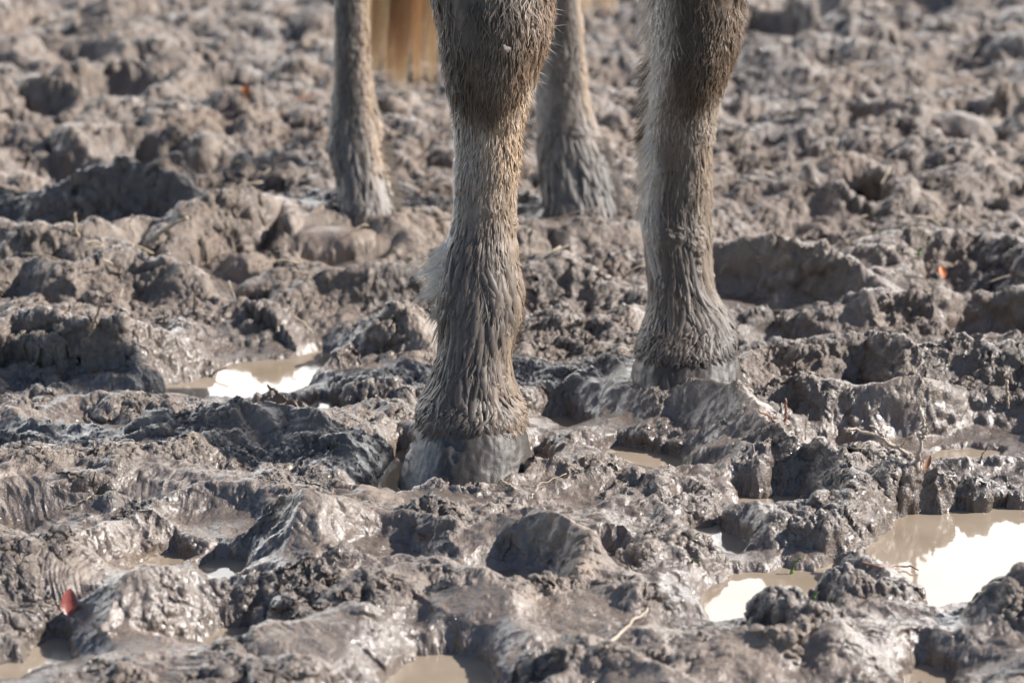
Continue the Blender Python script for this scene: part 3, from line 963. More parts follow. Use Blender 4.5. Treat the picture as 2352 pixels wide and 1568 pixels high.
def leg_hairs(leg, colfn, n, zr, length, width, lift, seed, seg=6, arange=(-2.3, 2.3), splay=0.0, thick=0.0, clump=0.0, bright=1.0, cakes=True):
    rg = np.random.default_rng(seed)
    a = rg.uniform(arange[0], arange[1], n)
    z = rg.uniform(zr[0], zr[1], n)
    if clump:                                                      # gather roots into tufts
        ca = np.round(a / clump) * clump
        a = ca + (a - ca) * .35
    if cakes:
        ck = fbm(leg.backtrace(a, z) * .032, z, .03, 3, leg.seed + 33)
        kp = ck < rg.uniform(.10, .34, n)
        a, z = a[kp], z[kp]; n = len(a)
    L = length * rg.uniform(.6, 1.25, n) * (1 + .45 * perlin(a * 3.1, z * 40, seed))
    L = np.clip(np.minimum(L, z - leg.zbot + rg.uniform(.001, .010, n)), .004, None)
    ds = L / (seg - 1)
    jit = rg.normal(0, 1, n) * splay
    path = []; nrm = []; zz = z.copy(); aa = a.copy()
    bow = rg.normal(0, 1, n)
    for i in range(seg):
        p, nn = leg.at(aa, np.maximum(zz, leg.zbot))
        under = np.maximum(leg.zbot - zz, 0)[:, None]
        p = p + under * (np.array([0, 0, -1.0]) + .45 * nn * np.array([1, 1, 0]))
        t = i / (seg - 1)
        hgt = lift * rg.uniform(.7, 1.3, n) * (0.15 + t ** 1.2)
        path.append(p + nn * hgt[:, None]); nrm.append(nn)
        a2, z2 = leg.forward(aa, zz, ds)
        aa = a2 + jit * ds / .03
        zz = z2
    path = np.stack(path, 1); nrm = np.stack(nrm, 1)
    T = np.gradient(path, axis=1); T /= np.linalg.norm(T, axis=-1, keepdims=True) + 1e-9
    side = np.cross(T, nrm); side /= np.linalg.norm(side, axis=-1, keepdims=True) + 1e-9
    t = np.linspace(0, 1, seg)[None, :]
    w = width * rg.uniform(.6, 1.4, n)[:, None] * np.clip((.55 + 1.2 * t) * (1 - t ** 2.2), .03, 1)
    p0, _ = leg.at(a, z)
    c = colfn(a, z, p0) * (bright * rg.uniform(.7, 1.35, n))[:, None]
    c = np.repeat(c[:, None, :], seg, 1)
    th = None
    if thick:
        th = nrm * (w * thick)[..., None]
    return ribbons(path, side, w, np.clip(c, .008, .85), th)


def free_hairs(P0, dirn, length, width, col, seed, seg=6, curl=.15, drop=.3):
    rg = np.random.default_rng(seed)
    n = len(P0)
    d = dirn / np.linalg.norm(dirn, axis=1, keepdims=True)
    L = length * rg.uniform(.5, 1.2, n)
    path = [P0]; bend = rg.normal(0, curl, (n, 3))
    for i in range(seg - 1):
        d = d + bend / seg + np.array([0, 0, -drop / seg]); d /= np.linalg.norm(d, axis=1, keepdims=True)
        path.append(path[-1] + d * (L / (seg - 1))[:, None])
    path = np.stack(path, 1)
    T = np.gradient(path, axis=1)
    side = np.cross(T, np.array([0, -1, .3])); side /= np.linalg.norm(side, axis=-1, keepdims=True) + 1e-9
    t = np.linspace(0, 1, seg)[None, :]
    w = width * rg.uniform(.7, 1.3, n)[:, None] * np.clip(1 - t ** 1.8, .05, 1)
    c = np.repeat((col * rg.uniform(.75, 1.25, n)[:, None])[:, None, :], seg, 1)
    return ribbons(path, side, w, np.clip(c, .01, .9))


def merge(parts):
    V = []; Fs = []; C = []; o = 0
    for v, f, c in parts:
        V.append(v); Fs.append(f + o); C.append(c); o += len(v)
    return np.concatenate(V), np.concatenate(Fs), np.concatenate(C)


# axis offset / depths: knee, cannon, fetlock, pastern, coronet
ROWS_A = [(-40, 985, 1278, 0, .048, .050), (0, 992, 1273, 0, .050, .050), (50, 1002, 1270, 0, .052, .050), (100, 1010, 1261, 0, .052, .050), (150, 1018, 1243, 0, .048, .048),
          (200, 1028, 1222, 0, .042, .046), (240, 1037, 1210, .002, .036, .044), (280, 1043, 1203, .004, .032, .042), (330, 1048, 1196, .005, .030, .042), (400, 1046, 1189, .006, .029, .042),
          (480, 1041, 1186, .006, .030, .044), (530, 1033, 1187, .004, .033, .050), (570, 1018, 1192, 0, .037, .056), (620, 1006, 1200, -.004, .040, .060), (680, 1000, 1208, -.010, .042, .058),
          (720, 1000, 1203, -.016, .042, .052), (760, 1006, 1190, -.022, .041, .044), (800, 1004, 1178, -.028, .041, .042), (850, 992, 1178, -.034, .044, .044), (900, 972, 1194, -.038, .048, .050),
          (935, 958, 1206, -.042, .053, .056), (950, 955, 1210, -.043, .055, .058), (956, 956, 1209, -.044, .053, .056)]
ROWS_B = [(-40, 1486, 1718, 0, .050, .05), (0, 1489, 1714, 0, .050, .05), (50, 1490, 1709, 0, .050, .05), (100, 1493, 1700, 0, .050, .05), (150, 1496, 1684, 0, .048, .048), (200, 1493, 1662, 0, .042, .046),
          (250, 1489, 1646, .003, .036, .044), (300, 1485, 1639, .004, .032, .042), (400, 1479, 1637, .006, .030, .042), (450, 1473, 1636, .006, .031, .044), (500, 1470, 1635, .004, .034, .050), (550, 1474, 1638, 0, .038, .056),
          (600, 1481, 1638, -.004, .040, .058), (650, 1486, 1642, -.012, .041, .052), (690, 1487, 1656, -.020, .042, .046), (720, 1483, 1676, -.026, .043, .044), (750, 1474, 1688, -.034, .047, .048), (776, 1464, 1693, -.040, .052, .054), (788, 1460, 1694, -.043, .054, .056), (794, 1461, 1693, -.045, .053, .055)]
ROWS_C = [(-20, 769, 846, 0, .030, .04), (0, 769, 846, 0, .030, .04), (100, 770, 848, 0, .030, .04), (200, 768, 856, 0, .031, .042), (250, 762, 866, 0, .033, .046), (300, 756, 877, -.002, .037, .052), (335, 755, 881, -.006, .039, .052),
          (370, 764, 882, -.014, .038, .046), (400, 774, 890, -.022, .040, .044), (440, 780, 897, -.032, .044, .048), (475, 782, 902, -.040, .048, .052), (510, 780, 906, -.044, .05, .054)]
ROWS_D = [(-20, 1268, 1330, 0, .030, .04), (0, 1262, 1331, 0, .030, .04), (50, 1252, 1336, 0, .030, .04), (100, 1244, 1340, 0, .030, .04), (200, 1234, 1349, 0, .032, .042), (250, 1233, 1359, 0, .035, .048), (300, 1234, 1373, -.002, .039, .054),
          (350, 1236, 1386, -.008, .041, .054), (400, 1241, 1400, -.018, .043, .048), (440, 1247, 1411, -.028, .046, .048), (480, 1252, 1418, -.038, .05, .054), (520, 1254, 1420, -.044, .052, .056)]
YA, YB, YC, YD = 0.0, 0.205, 0.86, 0.90
# above the frame: forearm, gaskin, up into the trunk
UP_A = [(.50, -.02, .005, .058, .056, .056), (.60, -.015, .01, .074, .075, .075), (.72, .0, .03, .085, .10, .10)]
UP_B = [(.50, .163, YB + .005, .058, .056, .056), (.60, .158, YB + .01, .074, .075, .075), (.72, .145, YB + .0, .085, .10, .10)]
UP_C = [(.36, -.188, YC + .01, .030, .034, .05), (.42, -.186, YC + .03, .036, .04, .055), (.47, -.182, YC + .03, .042, .05, .06), (.55, -.175, YC - .02, .055, .07, .07), (.66, -.165, YC - .06, .08, .12, .11), (.78, -.14, YC - .06, .10, .16, .14)]
UP_D = [(.36, .062, YD + .01, .030, .034, .05), (.42, .06, YD + .03, .036, .04, .055), (.47, .058, YD + .03, .042, .05, .06), (.55, .055, YD - .02, .055, .07, .07), (.66, .045, YD - .06, .08, .12, .11), (.78, .02, YD - .06, .10, .16, .14)]
zA = vp(1100, 640, YA)[2]; zB = vp(1560, 600, YB)[2]; zC = vp(815, 335, YC)[2]; zD = vp(1305, 330, YD)[2]
LA = Leg(ROWS_A, YA, UP_A, 640, 300, (zA, 9.0), 101)
LB = Leg(ROWS_B, YB, UP_B, 560, 260, (zB, 9.0), 102)
LC = Leg(ROWS_C, YC, UP_C, 320, 140, (zC, 7.0), 103, 3.0)
LD = Leg(ROWS_D, YD, UP_D, 320, 140, (zD, 7.0), 104, 3.0)


def mixc(a, b, t):
    t = np.asarray(t)[..., None]
    return np.asarray(a) * (1 - t) + np.asarray(b) * t


GREY = np.array((.27, .235, .20)); PALE = np.array((.60, .565, .52)); DARK = np.array((.080, .064, .050)); BROWN = np.array((.15, .098, .062)); TAN = np.array((.30, .215, .145)); MUDC = np.array((.098, .080, .068))


def col_A(A, Z, P):  # right side painted browner and tan, warm sunlight put into the coat colour
    n = fbm(A * .03, Z * .35, .012, 3, 7)
    zk = vp(1120, 225, YA)[2]
    edge = zk - .006 + .030 * sstep(.05, 1.1, A) + .008 * sstep(-.1, -.8, A) + .016 * n
    knee = sstep(-.010, .010, Z - edge)
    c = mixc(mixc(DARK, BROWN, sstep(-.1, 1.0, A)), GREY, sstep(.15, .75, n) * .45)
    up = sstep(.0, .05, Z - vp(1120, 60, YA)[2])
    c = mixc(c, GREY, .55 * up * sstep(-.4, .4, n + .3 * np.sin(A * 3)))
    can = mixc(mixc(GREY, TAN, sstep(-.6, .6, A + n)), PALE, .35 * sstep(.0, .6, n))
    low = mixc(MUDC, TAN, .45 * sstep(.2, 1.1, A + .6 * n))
    c2 = mixc(low, can, sstep(zA + .02, zA + .12, Z + .02 * n))
    c2 = mixc(c2, PALE, .75 * sstep(-.9, -1.6, A) * sstep(zA - .03, zA + .02, Z) * (A < 0))
    return mixc(c2, c, knee)


def col_B(A, Z, P):  # brown and tan towards the right imitate the sun on that side
    n = fbm(A * .03, Z * .35, .012, 3, 17)
    zk = vp(1570, 215, YB)[2]
    knee = sstep(-.012, .012, Z - zk + .008 - .028 * np.abs(np.clip(A - .15, -1.2, 1.2)) - .014 * n)
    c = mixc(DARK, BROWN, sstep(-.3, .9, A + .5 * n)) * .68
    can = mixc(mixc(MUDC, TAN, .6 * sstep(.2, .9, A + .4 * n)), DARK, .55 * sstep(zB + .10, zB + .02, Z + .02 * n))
    low = mixc(MUDC, DARK, .35 * sstep(-.2, .5, n))
    c2 = mixc(low, can, sstep(zB - .03, zB + .0, Z))
    c2 = mixc(c2, GREY, .4 * sstep(zk - .10, zk, Z))
    pale = sstep(-.35, -1.1, A + .25 * n) * sstep(zB - .01, zB + .06, Z)
    return mixc(mixc(c2, c, knee), PALE, .85 * pale)


def col_C(A, Z, P):
    n = fbm(A * .03, Z * .35, .012, 3, 27)
    c = mixc(np.array((.13, .115, .105)), TAN, .7 * sstep(.2, .8, A + .3 * n))  # sunlit right strip painted in tan, and in pale lower down
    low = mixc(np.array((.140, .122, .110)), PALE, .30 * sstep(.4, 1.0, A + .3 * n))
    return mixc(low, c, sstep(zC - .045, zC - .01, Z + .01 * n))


def col_D(A, Z, P):
    n = fbm(A * .03, Z * .35, .012, 3, 37)
    c = mixc(np.array((.16, .135, .118)), TAN, .8 * sstep(.5, 1.1, A + .2 * n))  # tan right edge is painted-in warm sunlight
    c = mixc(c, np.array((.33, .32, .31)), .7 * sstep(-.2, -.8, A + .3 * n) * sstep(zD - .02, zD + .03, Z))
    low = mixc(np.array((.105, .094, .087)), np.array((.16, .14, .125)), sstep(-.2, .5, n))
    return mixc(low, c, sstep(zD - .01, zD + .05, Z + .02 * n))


horse = bpy.data.objects.new('horse', None)
COL.objects.link(horse)
horse.location = (0, 0, 0)
put(horse, 'shaggy grey brown horse standing hoof deep in churned mud, seen from the knees down', 'horse')

VS = []; FS = []; CS = []; off = 0


def add_part(V, Fq, C):
    global off
    VS.append(V); FS.append(Fq + off); CS.append(C); off += len(V)


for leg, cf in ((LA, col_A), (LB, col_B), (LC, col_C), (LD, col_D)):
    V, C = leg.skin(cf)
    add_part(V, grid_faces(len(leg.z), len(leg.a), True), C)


def loft(rings, nu=48, ns=60):
    """rings: (centre xyz, half width, half height, tilt of the ring normal in the yz plane)"""
    R = np.array([(*c, a, b, t) for c, a, b, t in rings])
    k = np.arange(len(R)); q = np.linspace(0, len(R) - 1, ns)
    cx, cy, cz, ra, rb, tl = [cubic(k, R[:, i], q)[:, None] for i in range(6)]
    u = np.linspace(0, 2 * math.pi, nu, endpoint=False)[None, :]
    X = cx + ra * np.cos(u); S = rb * np.sin(u)
    V = np.stack([X, cy - S * np.sin(tl), cz + S * np.cos(tl)], -1).reshape(-1, 3)
    return V, grid_faces(ns, nu, True)


def skinc(V):
    n = fbm(V[:, 0] + V[:, 1], V[:, 2], .08, 4, 66)
    return mixc(np.array((.20, .17, .14)), GREY, sstep(-.3, .4, n))


# trunk, neck and head lie above the frame: they shade the ground and are mirrored in the water
for rings in (
    [((.072, -.12, .83), .001, .001, 0), ((.072, -.085, .83), .12, .15, 0), ((.07, .0, .83), .185, .22, 0), ((.06, .15, .84), .215, .255, 0), ((.02, .40, .83), .235, .265, 0), ((-.02, .62, .84), .235, .25, 0),
     ((-.05, .82, .89), .22, .23, 0), ((-.06, .96, .90), .17, .19, 0), ((-.06, 1.03, .90), .08, .10, 0), ((-.06, 1.05, .90), .001, .001, 0)],
    [((.06, .22, .92), .13, .24, -.5), ((.07, .10, .98), .125, .22, -.7), ((.075, -.04, 1.08), .105, .185, -.8), ((.08, -.17, 1.19), .088, .15, -.8), ((.085, -.28, 1.30), .075, .12, -.8), ((.088, -.34, 1.37), .05, .08, -.8), ((.088, -.36, 1.39), .001, .001, -.8)],
    [((.088, -.27, 1.39), .001, .001, 1.0), ((.088, -.29, 1.375), .05, .07, 1.0), ((.088, -.34, 1.32), .08, .105, 1.0), ((.088, -.40, 1.23), .076, .10, 1.0), ((.088, -.46, 1.13), .058, .075, 1.0), ((.088, -.51, 1.04), .050, .060, 1.0), ((.088, -.545, .98), .048, .052, 1.0), ((.088, -.565, .945), .034, .035, 1.0), ((.088, -.57, .935), .001, .001, 1.0)],
):
    V, Fq = loft(rings)
    add_part(V, Fq, skinc(V))
for sx in (-1, 1):                             # ears
    V, Fq = loft([((.088 + sx * .045, -.30, 1.40), .02, .018, 0), ((.088 + sx * .055, -.30, 1.44), .024, .015, 0), ((.088 + sx * .058, -.305, 1.49), .003, .003, 0)], 16, 12)
    V[:, 1] = -.30 + (V[:, 1] + .30)
    add_part(V, Fq, skinc(V))
body = mesh_from('body', np.concatenate(VS), np.concatenate(FS), SKIN, horse, colors={'col': np.concatenate(CS)})

# ---- the coat: matted locks and loose hair
parts = []
ztopA = .45
for leg, cf, Z1, big, s in ((LA, col_A, zA, 1.0, 300), (LB, col_B, zB, 1.0, 320)):
    zb = leg.zbot
    # matted locks on the pastern and fetlock
    parts.append(leg_hairs(leg, cf, 270, (zb + .014, Z1 + .03), .050, .0082, .0026, s + 1, 10, splay=.16, thick=.30, bright=.95))
    parts.append(leg_hairs(leg, cf, 230, (zb + .012, Z1 + .02), .034, .0042, .0032, s + 2, 9, splay=.18, thick=.30, bright=1.0))
    # matted cannon
    parts.append(leg_hairs(leg, cf, 600, (Z1, .33), .024, .0030, .0020, s + 3, 7, splay=.07, thick=.28))
    # short hair over the knee
    parts.append(leg_hairs(leg, cf, 1500, (.27, ztopA), .019, .0022, .0036, s + 4, 6, splay=.16, thick=.22, bright=.9))
    parts.append(leg_hairs(leg, cf, 2600, (.27, ztopA), .016, .0009, .0046, s + 8, 6, splay=.2, bright=1.5))
    parts.append(leg_hairs(leg, cf, 1700, (Z1 - .02, .33), .012, .0007, .0030, s + 5, 5, splay=.18, bright=1.3))
    parts.append(leg_hairs(leg, cf, 500, (zb + .005, Z1), .018, .0008, .0040, s + 6, 6, splay=.24, bright=1.15))
    # ragged fringe over the hoof
    parts.append(leg_hairs(leg, cf, 260, (zb + .004, zb + .030), .017, .0055, .0040, s + 7, 8, splay=.40, thick=.25))
    parts.append(leg_hairs(leg, cf, 500, (zb + .002, zb + .024), .014, .0012, .0046, s + 9, 7, splay=.5, bright=1.2))
for leg, cf, Z1, s in ((LC, col_C, zC, 340), (LD, col_D, zD, 360)):
    zb = leg.zbot
    parts.append(leg_hairs(leg, cf, 190, (zb + .012, Z1 + .02), .034, .0075, .0030, s + 1, 7, splay=.12, thick=.28))
    parts.append(leg_hairs(leg, cf, 150, (zb + .002, zb + .03), .026, .0060, .0046, s + 7, 7, splay=.5, thick=.25, bright=.85))
    parts.append(leg_hairs(leg, cf, 1800, (Z1 - .01, .36), .016, .0014, .0032, s + 2, 5, splay=.15))


def tuft(leg, n, zr, ar, L, wd, col, dirn, spread, seed, drop=.25, locks=0):
    rg = np.random.default_rng(seed)
    a = rg.uniform(ar[0], ar[1], n); z = rg.uniform(zr[0], zr[1], n)
    dj = rg.normal(0, spread, (n, 3))
    if locks:                                  # strands stick together in pointed locks
        k = rg.integers(0, locks, n)
        ca = rg.uniform(ar[0], ar[1], locks); cz = rg.uniform(zr[0], zr[1], locks)
        a = ca[k] + rg.normal(0, .07, n); z = cz[k] + rg.normal(0, .0022, n)
        dj = rg.normal(0, spread, (locks, 3))[k] + rg.normal(0, .05, (n, 3))
        L = L * rg.uniform(.55, 1.25, locks)[k]
    p, nn = leg.at(a, z)
    d = nn * .5 + np.array(dirn) + dj
    return free_hairs(p - nn * .002, d, L, wd, np.asarray(col), seed + 1, 6, .12 if locks else .25, drop)


def zpA(py): return vp(1100, py, YA)[2]
def zpB(py): return vp(1560, py, YB)[2]


# pale feather behind the near fetlock
parts.append(tuft(LA, 650, (zpA(660), zpA(530)), (-2.6, -1.3), .030, .0009, (.66, .62, .56), (-.40, .1, -.75), .22, 501, .35, 46))
parts.append(tuft(LA, 420, (zpA(740), zpA(600)), (-2.3, -1.3), .022, .0007, (.48, .44, .39), (-.25, .1, -1.0), .2, 503, .3, 34))
# whiskers along the right edge of the near leg
parts.append(tuft(LA, 170, (zpA(420), zpA(215)), (1.2, 2.2), .018, .0005, (.20, .14, .09), (.35, 0, -.8), .25, 505))
parts.append(tuft(LA, 40, (zpA(260), zpA(10)), (1.2, 1.9), .016, .0004, (.6, .56, .5), (.7, 0, -.4), .3, 507))
parts.append(tuft(LA, 160, (zpA(780), zpA(560)), (1.1, 2.0), .016, .0007, (.18, .13, .09), (.35, 0, -.9), .2, 509))
# long pale hair down the inner side of the second foreleg
parts.append(tuft(LB, 2200, (zpB(480), zpB(-60)), (-2.2, -.95), .026, .0007, (.68, .64, .58), (-.22, 0, -1.0), .18, 511, .25, 190))
parts.append(tuft(LB, 500, (zpB(330), zpB(120)), (-2.2, -1.4), .024, .0006, (.17, .12, .08), (-.45, 0, -.7), .25, 513))
parts.append(tuft(LB, 250, (zpB(560), zpB(200)), (1.2, 2.0), .010, .0006, (.26, .18, .11), (.2, 0, -.9), .2, 515))
parts.append(tuft(LC, 500, (.05, .14), (.8, 2.2), .03, .0012, (.27, .23, .19), (.3, .2, -.8), .25, 517))
parts.append(tuft(LD, 500, (.04, .14), (.9, 2.2), .028, .0012, (.22, .19, .165), (.35, .2, -.8), .25, 519))
V, Fq, C = merge(parts)
print('hair faces', len(Fq))
mesh_from('coat_hair', V, Fq, HAIR, horse, colors={'col': C})


# ---- hooves
def hoof(leg, Y0, top, bot, ctop, cbot, dft, dfb, seed, bare):
    """top / bot: (py, xl, xr) read at the coronet and at the mud line"""
    ns, nu = 90, 220
    a = vp(top[1], top[0], Y0 + ctop); b = vp(top[2], top[0], Y0 + ctop)
    c = vp(bot[1], bot[0], Y0 + cbot); d = vp(bot[2], bot[0], Y0 + cbot)
    A = np.linspace(-math.pi, math.pi, nu, endpoint=False)[None, :]
    t = np.linspace(0, 1.25, ns)[:, None]
    z = a[2] + (c[2] - a[2]) * t
    cx = (a[0] + b[0]) / 2 + ((c[0] + d[0]) / 2 - (a[0] + b[0]) / 2) * t
    rx = (b[0] - a[0]) / 2 + ((d[0] - c[0]) / 2 - (b[0] - a[0]) / 2) * t
    rx = rx * (1 - .10 * (1 - sstep(-.05, .12, t)))
    df = (dft + (dfb - dft) * t) * (1 - .10 * (1 - sstep(-.05, .12, t)))
    cy = Y0 + ctop + (cbot - ctop) * t
    ca, sa = np.cos(A), np.sin(A)
    X = cx + rx * np.sign(sa) * np.abs(sa) ** .9
    Y = cy - np.where(ca > 0, df, df * .8) * np.sign(ca) * np.abs(ca) ** .9
    Z = np.broadcast_to(z, X.shape)
    P = np.stack([X, Y, Z], -1)
    nrm = np.stack([sa * np.ones_like(t), -ca * np.ones_like(t), .35 * np.ones_like(X)], -1)
    blob = fbm(A * .055 + 0 * t, Z, .02, 4, seed)
    cake = sstep(-.5 if bare else -1.2, .0 if bare else -.7, blob + .25 * np.sin(A * 1.3 + 1))           # mud stuck to the wall
    if bare:
        cake = np.maximum(cake, sstep(.1, .4, A) * (1 - sstep(.62, .72, A) * sstep(1.1, .95, A)))
        cake = cake * (1 - .95 * sstep(-1.5, -1.15, A) * sstep(-.35, -.65, A))
    stria = fbm(A * .055 * 1.0 + 0 * t, Z * .08, .0022, 3, seed + 4)
    lum = fbm(A * .055 + 0 * t, Z * .6, .011, 4, seed + 8)
    P = P + nrm * ((.0018 * cake + .0018 * cake * lum + .0004 * stria + .0012 * np.clip(blob, -1, 1)))[..., None]
    horn = mixc(np.array((.042, .052, .066)), np.array((.095, .100, .108)), .35 + .5 * sstep(-.3, .5, stria) * .6)
    if bare:
        horn = mixc(horn, np.array((.24, .23, .21)), sstep(.4, .7, A) * np.ones_like(t))
    col = mixc(horn, MUDC * .55 * (1 + .35 * np.clip(lum, -1, 1))[..., None], cake * .95)
    fq = grid_faces(ns, nu, True)
    o = mesh_from('hoof', P.reshape(-1, 3), fq, HOOF, horse, colors={'col': col.reshape(-1, 3)})
    return o


hoof(LA, YA, (938, 976, 1194), (1118, 914, 1230), -.044, -.060, .050, .077, 201, True)
hoof(LB, YB, (778, 1476, 1680), (905, 1446, 1710), -.044, -.058, .047, .073, 211, False)
hoof(LC, YC, (468, 790, 892), (545, 776, 910), -.040, -.056, .044, .068, 221, False)
hoof(LD, YD, (478, 1262, 1408), (560, 1246, 1428), -.040, -.056, .044, .068, 231, False)


# ---- tail
def build_tail():
    rg = np.random.default_rng(77)
    out = []
    root = np.array((-.06, 1.04, .98))
    for k in range(95):
        left = rg.random() < .66
        bx = rg.uniform(-.190, -.098) if left else (rg.uniform(.080, .138) if rg.random() < .62 else rg.uniform(-.10, .06))
        tipz = (.149 + abs(rg.normal(0, .02)) + (.05 if rg.random() < .2 else 0)) if bx < .03 else .246 + abs(rg.normal(0, .012))
        if bx < -.165: tipz += .02
        by = 1.09 + rg.normal(0, .02)
        n = 44
        base = np.array((.74, .42, .18)) * rg.uniform(.4, 1.25)
        if rg.random() < .36: base = np.array((.34, .17, .07)) * rg.uniform(.8, 1.2)
        if rg.random() < .2: base = np.array((.78, .60, .38))
        seg = 14
        t = np.linspace(0, 1, seg)[None, :, None]
        p0 = root + rg.normal(0, .012, (n, 1, 3))
        p1 = np.array((root[0] + (bx - root[0]) * .55, 1.10, .72)) + rg.normal(0, .006, (n, 1, 3))
        p2 = np.array((bx, by, tipz)) + np.concatenate([rg.normal(0, .003, (n, 1, 2)), np.abs(rg.normal(0, .03, (n, 1, 1)))], -1)
        mid = p1 * 1.0; mid[..., 2] = .60; mid[..., 0] = bx + (mid[..., 0] - bx) * .55
        path = (1 - t) ** 3 * p0 + 3 * t * (1 - t) ** 2 * p1 + 3 * t * t * (1 - t) * mid + t ** 3 * p2
        ph = rg.uniform(0, 6.28, (n, 1)); fr = rg.uniform(5, 12)
        path[..., 0] += .003 * np.sin(fr * t[..., 0] * 3 + ph) * t[..., 0]
        path[..., 1] += .003 * np.cos(fr * t[..., 0] * 3 + ph) * t[..., 0]
        T = np.gradient(path, axis=1)
        side = np.cross(T, np.array([0, -1.0, .1]) + rg.normal(0, .3, (n, 1, 3))); side /= np.linalg.norm(side, axis=-1, keepdims=True) + 1e-9
        w_ = .0011 * rg.uniform(.6, 1.3, n)[:, None] * np.clip(1 - t[0, :, 0] ** 4, .1, 1)[None, :]
        tt = t[0, :, 0][None, :, None]
        c = base * (rg.uniform(.8, 1.2, n)[:, None, None]) * (1 + .25 * tt)
        c = mixc(np.broadcast_to(c, (n, seg, 3)), np.array((.62, .50, .34)), np.broadcast_to(.55 * sstep(.8, 1, tt[..., 0]), (n, seg)))
        out.append(ribbons(path, side, w_, np.clip(c, 0, .9)))
    V, Fq, C = merge(out)
    mesh_from('tail', V, Fq, TAIL, horse, colors={'col': C})


build_tail()


# ------------------------------------------------------------------ straw, twigs, leaves and grass on the mud
STRAW = mat_plain('dry_straw', [(.3, (.28, .22, .155)), (.7, (.48, .41, .30))], 90, .55)
PALEWOOD = mat_plain('weathered_twig', [(.3, (.27, .21, .165)), (.7, (.48, .40, .32))], 160, .75, bump=.0008)
ROOT = mat_plain('pinkish_root', [(.3, (.30, .19, .13)), (.7, (.48, .33, .24))], 120, .6)
DARKSTALK = mat_plain('dark_stalk', [(.3, (.06, .045, .035)), (.7, (.14, .10, .075))], 140, .6)
REDSTALK = mat_plain('red_stalk', [(.3, (.20, .10, .07)), (.7, (.34, .19, .13))], 120, .5)
GRASS = mat_plain('green_blade', [(.3, (.035, .09, .02)), (.7, (.09, .19, .045))], 90, .4)
LEAF_RED = mat_plain('red_leaf', [(.3, (.16, .035, .028)), (.7, (.30, .075, .055))], 160, .35, .5)
LEAF_ORANGE = mat_plain('orange_leaf', [(.3, (.36, .10, .03)), (.7, (.55, .19, .06))], 160, .45)
LEAF_BROWN = mat_plain('brown_leaf', [(.3, (.20, .09, .045)), (.7, (.36, .18, .10))], 160, .5)
LEAF_TAN = mat_plain('tan_leaf', [(.3, (.33, .20, .11)), (.7, (.50, .34, .20))], 160, .5)
FLAKE = mat_plain('dry_mud', [(.3, (.15, .12, .10)), (.7, (.24, .20, .17))], 300, .8, bump=.001)


def tube(path, r0, r1, nu=6, lump=0.0, flat=1.0, seed=0):
    path = np.asarray(path, float); n = len(path)
    T = np.gradient(path, axis=0); T /= np.linalg.norm(T, axis=1, keepdims=True) + 1e-12
    a = np.cross(T, [0.13, -.9, .41]); a /= np.linalg.norm(a, axis=1, keepdims=True) + 1e-12
    b = np.cross(T, a)
    t = np.linspace(0, 1, n)
    r = r0 + (r1 - r0) * t
    if lump:
        r = r * (1 + lump * np.random.default_rng(seed).normal(0, 1, n))
    u = np.linspace(0, 2 * math.pi, nu, endpoint=False)
    V = path[:, None, :] + (r[:, None, None]) * (np.cos(u)[None, :, None] * a[:, None, :] + flat * np.sin(u)[None, :, None] * b[:, None, :])
    V = V.reshape(-1, 3)
    Fq = grid_faces(n, nu, True)
    V = np.concatenate([V, path[:1], path[-1:]])
    k = np.arange(nu); kn = (k + 1) % nu
    caps = np.concatenate([np.stack([kn, k, np.full(nu, n * nu)], 1), np.stack([(n - 1) * nu + k, (n - 1) * nu + kn, np.full(nu, n * nu + 1)], 1)])
    return V, [Fq, caps.astype(np.int32)]


def bend(P, n=14, wob=.0, seed=0):
    P = np.asarray(P, float)
    k = np.arange(len(P)); q = np.linspace(0, len(P) - 1, n)
    C = np.stack([cubic(k, P[:, i], q) if len(P) > 1 else P[:, i] for i in range(3)], 1)
    if wob:
        w_ = np.random.default_rng(seed).normal(0, wob, C.shape); w_[0] = 0
        C += w_
    return C


def stalk(name, pts, r0, r1, mat, label=None, cat=None, group=None, up=True, parent=None, flat=1.0, wob=.0006, lump=.12, base=None):
    """pts: photo pixels from the foot to the tip; up = stands in the plane of its foot, else lies on the mud"""
    p0 = land(*pts[0]) if base is None else base
    P = [p0 - np.array((0, 0, .004))]
    for px, py in pts[1:]:
        if up:
            P.append(vp(px, py, p0[1]))
        else:
            q = land(px, py); q[2] += .0025
            P.append(q)
    if not up:
        P[0] = p0 + np.array((0, 0, .002))
    P = np.array(P)
    org = np.array(P[0])
    V, Fs = tube(bend(P - (org if parent is None else np.array(parent.location)), 16, wob, int(abs(pts[0][0] * 7 + pts[0][1]))), r0, r1, 6, lump, flat, int(pts[0][1]))
    o = mesh_from(name, V, Fs, mat, parent)
    if parent is None:
        o.location = org
        put(o, label, cat, group)
    return o


def empty(name, loc, label, cat, group=None):
    o = bpy.data.objects.new(name, None); COL.objects.link(o); o.location = loc
    return put(o, label, cat, group)


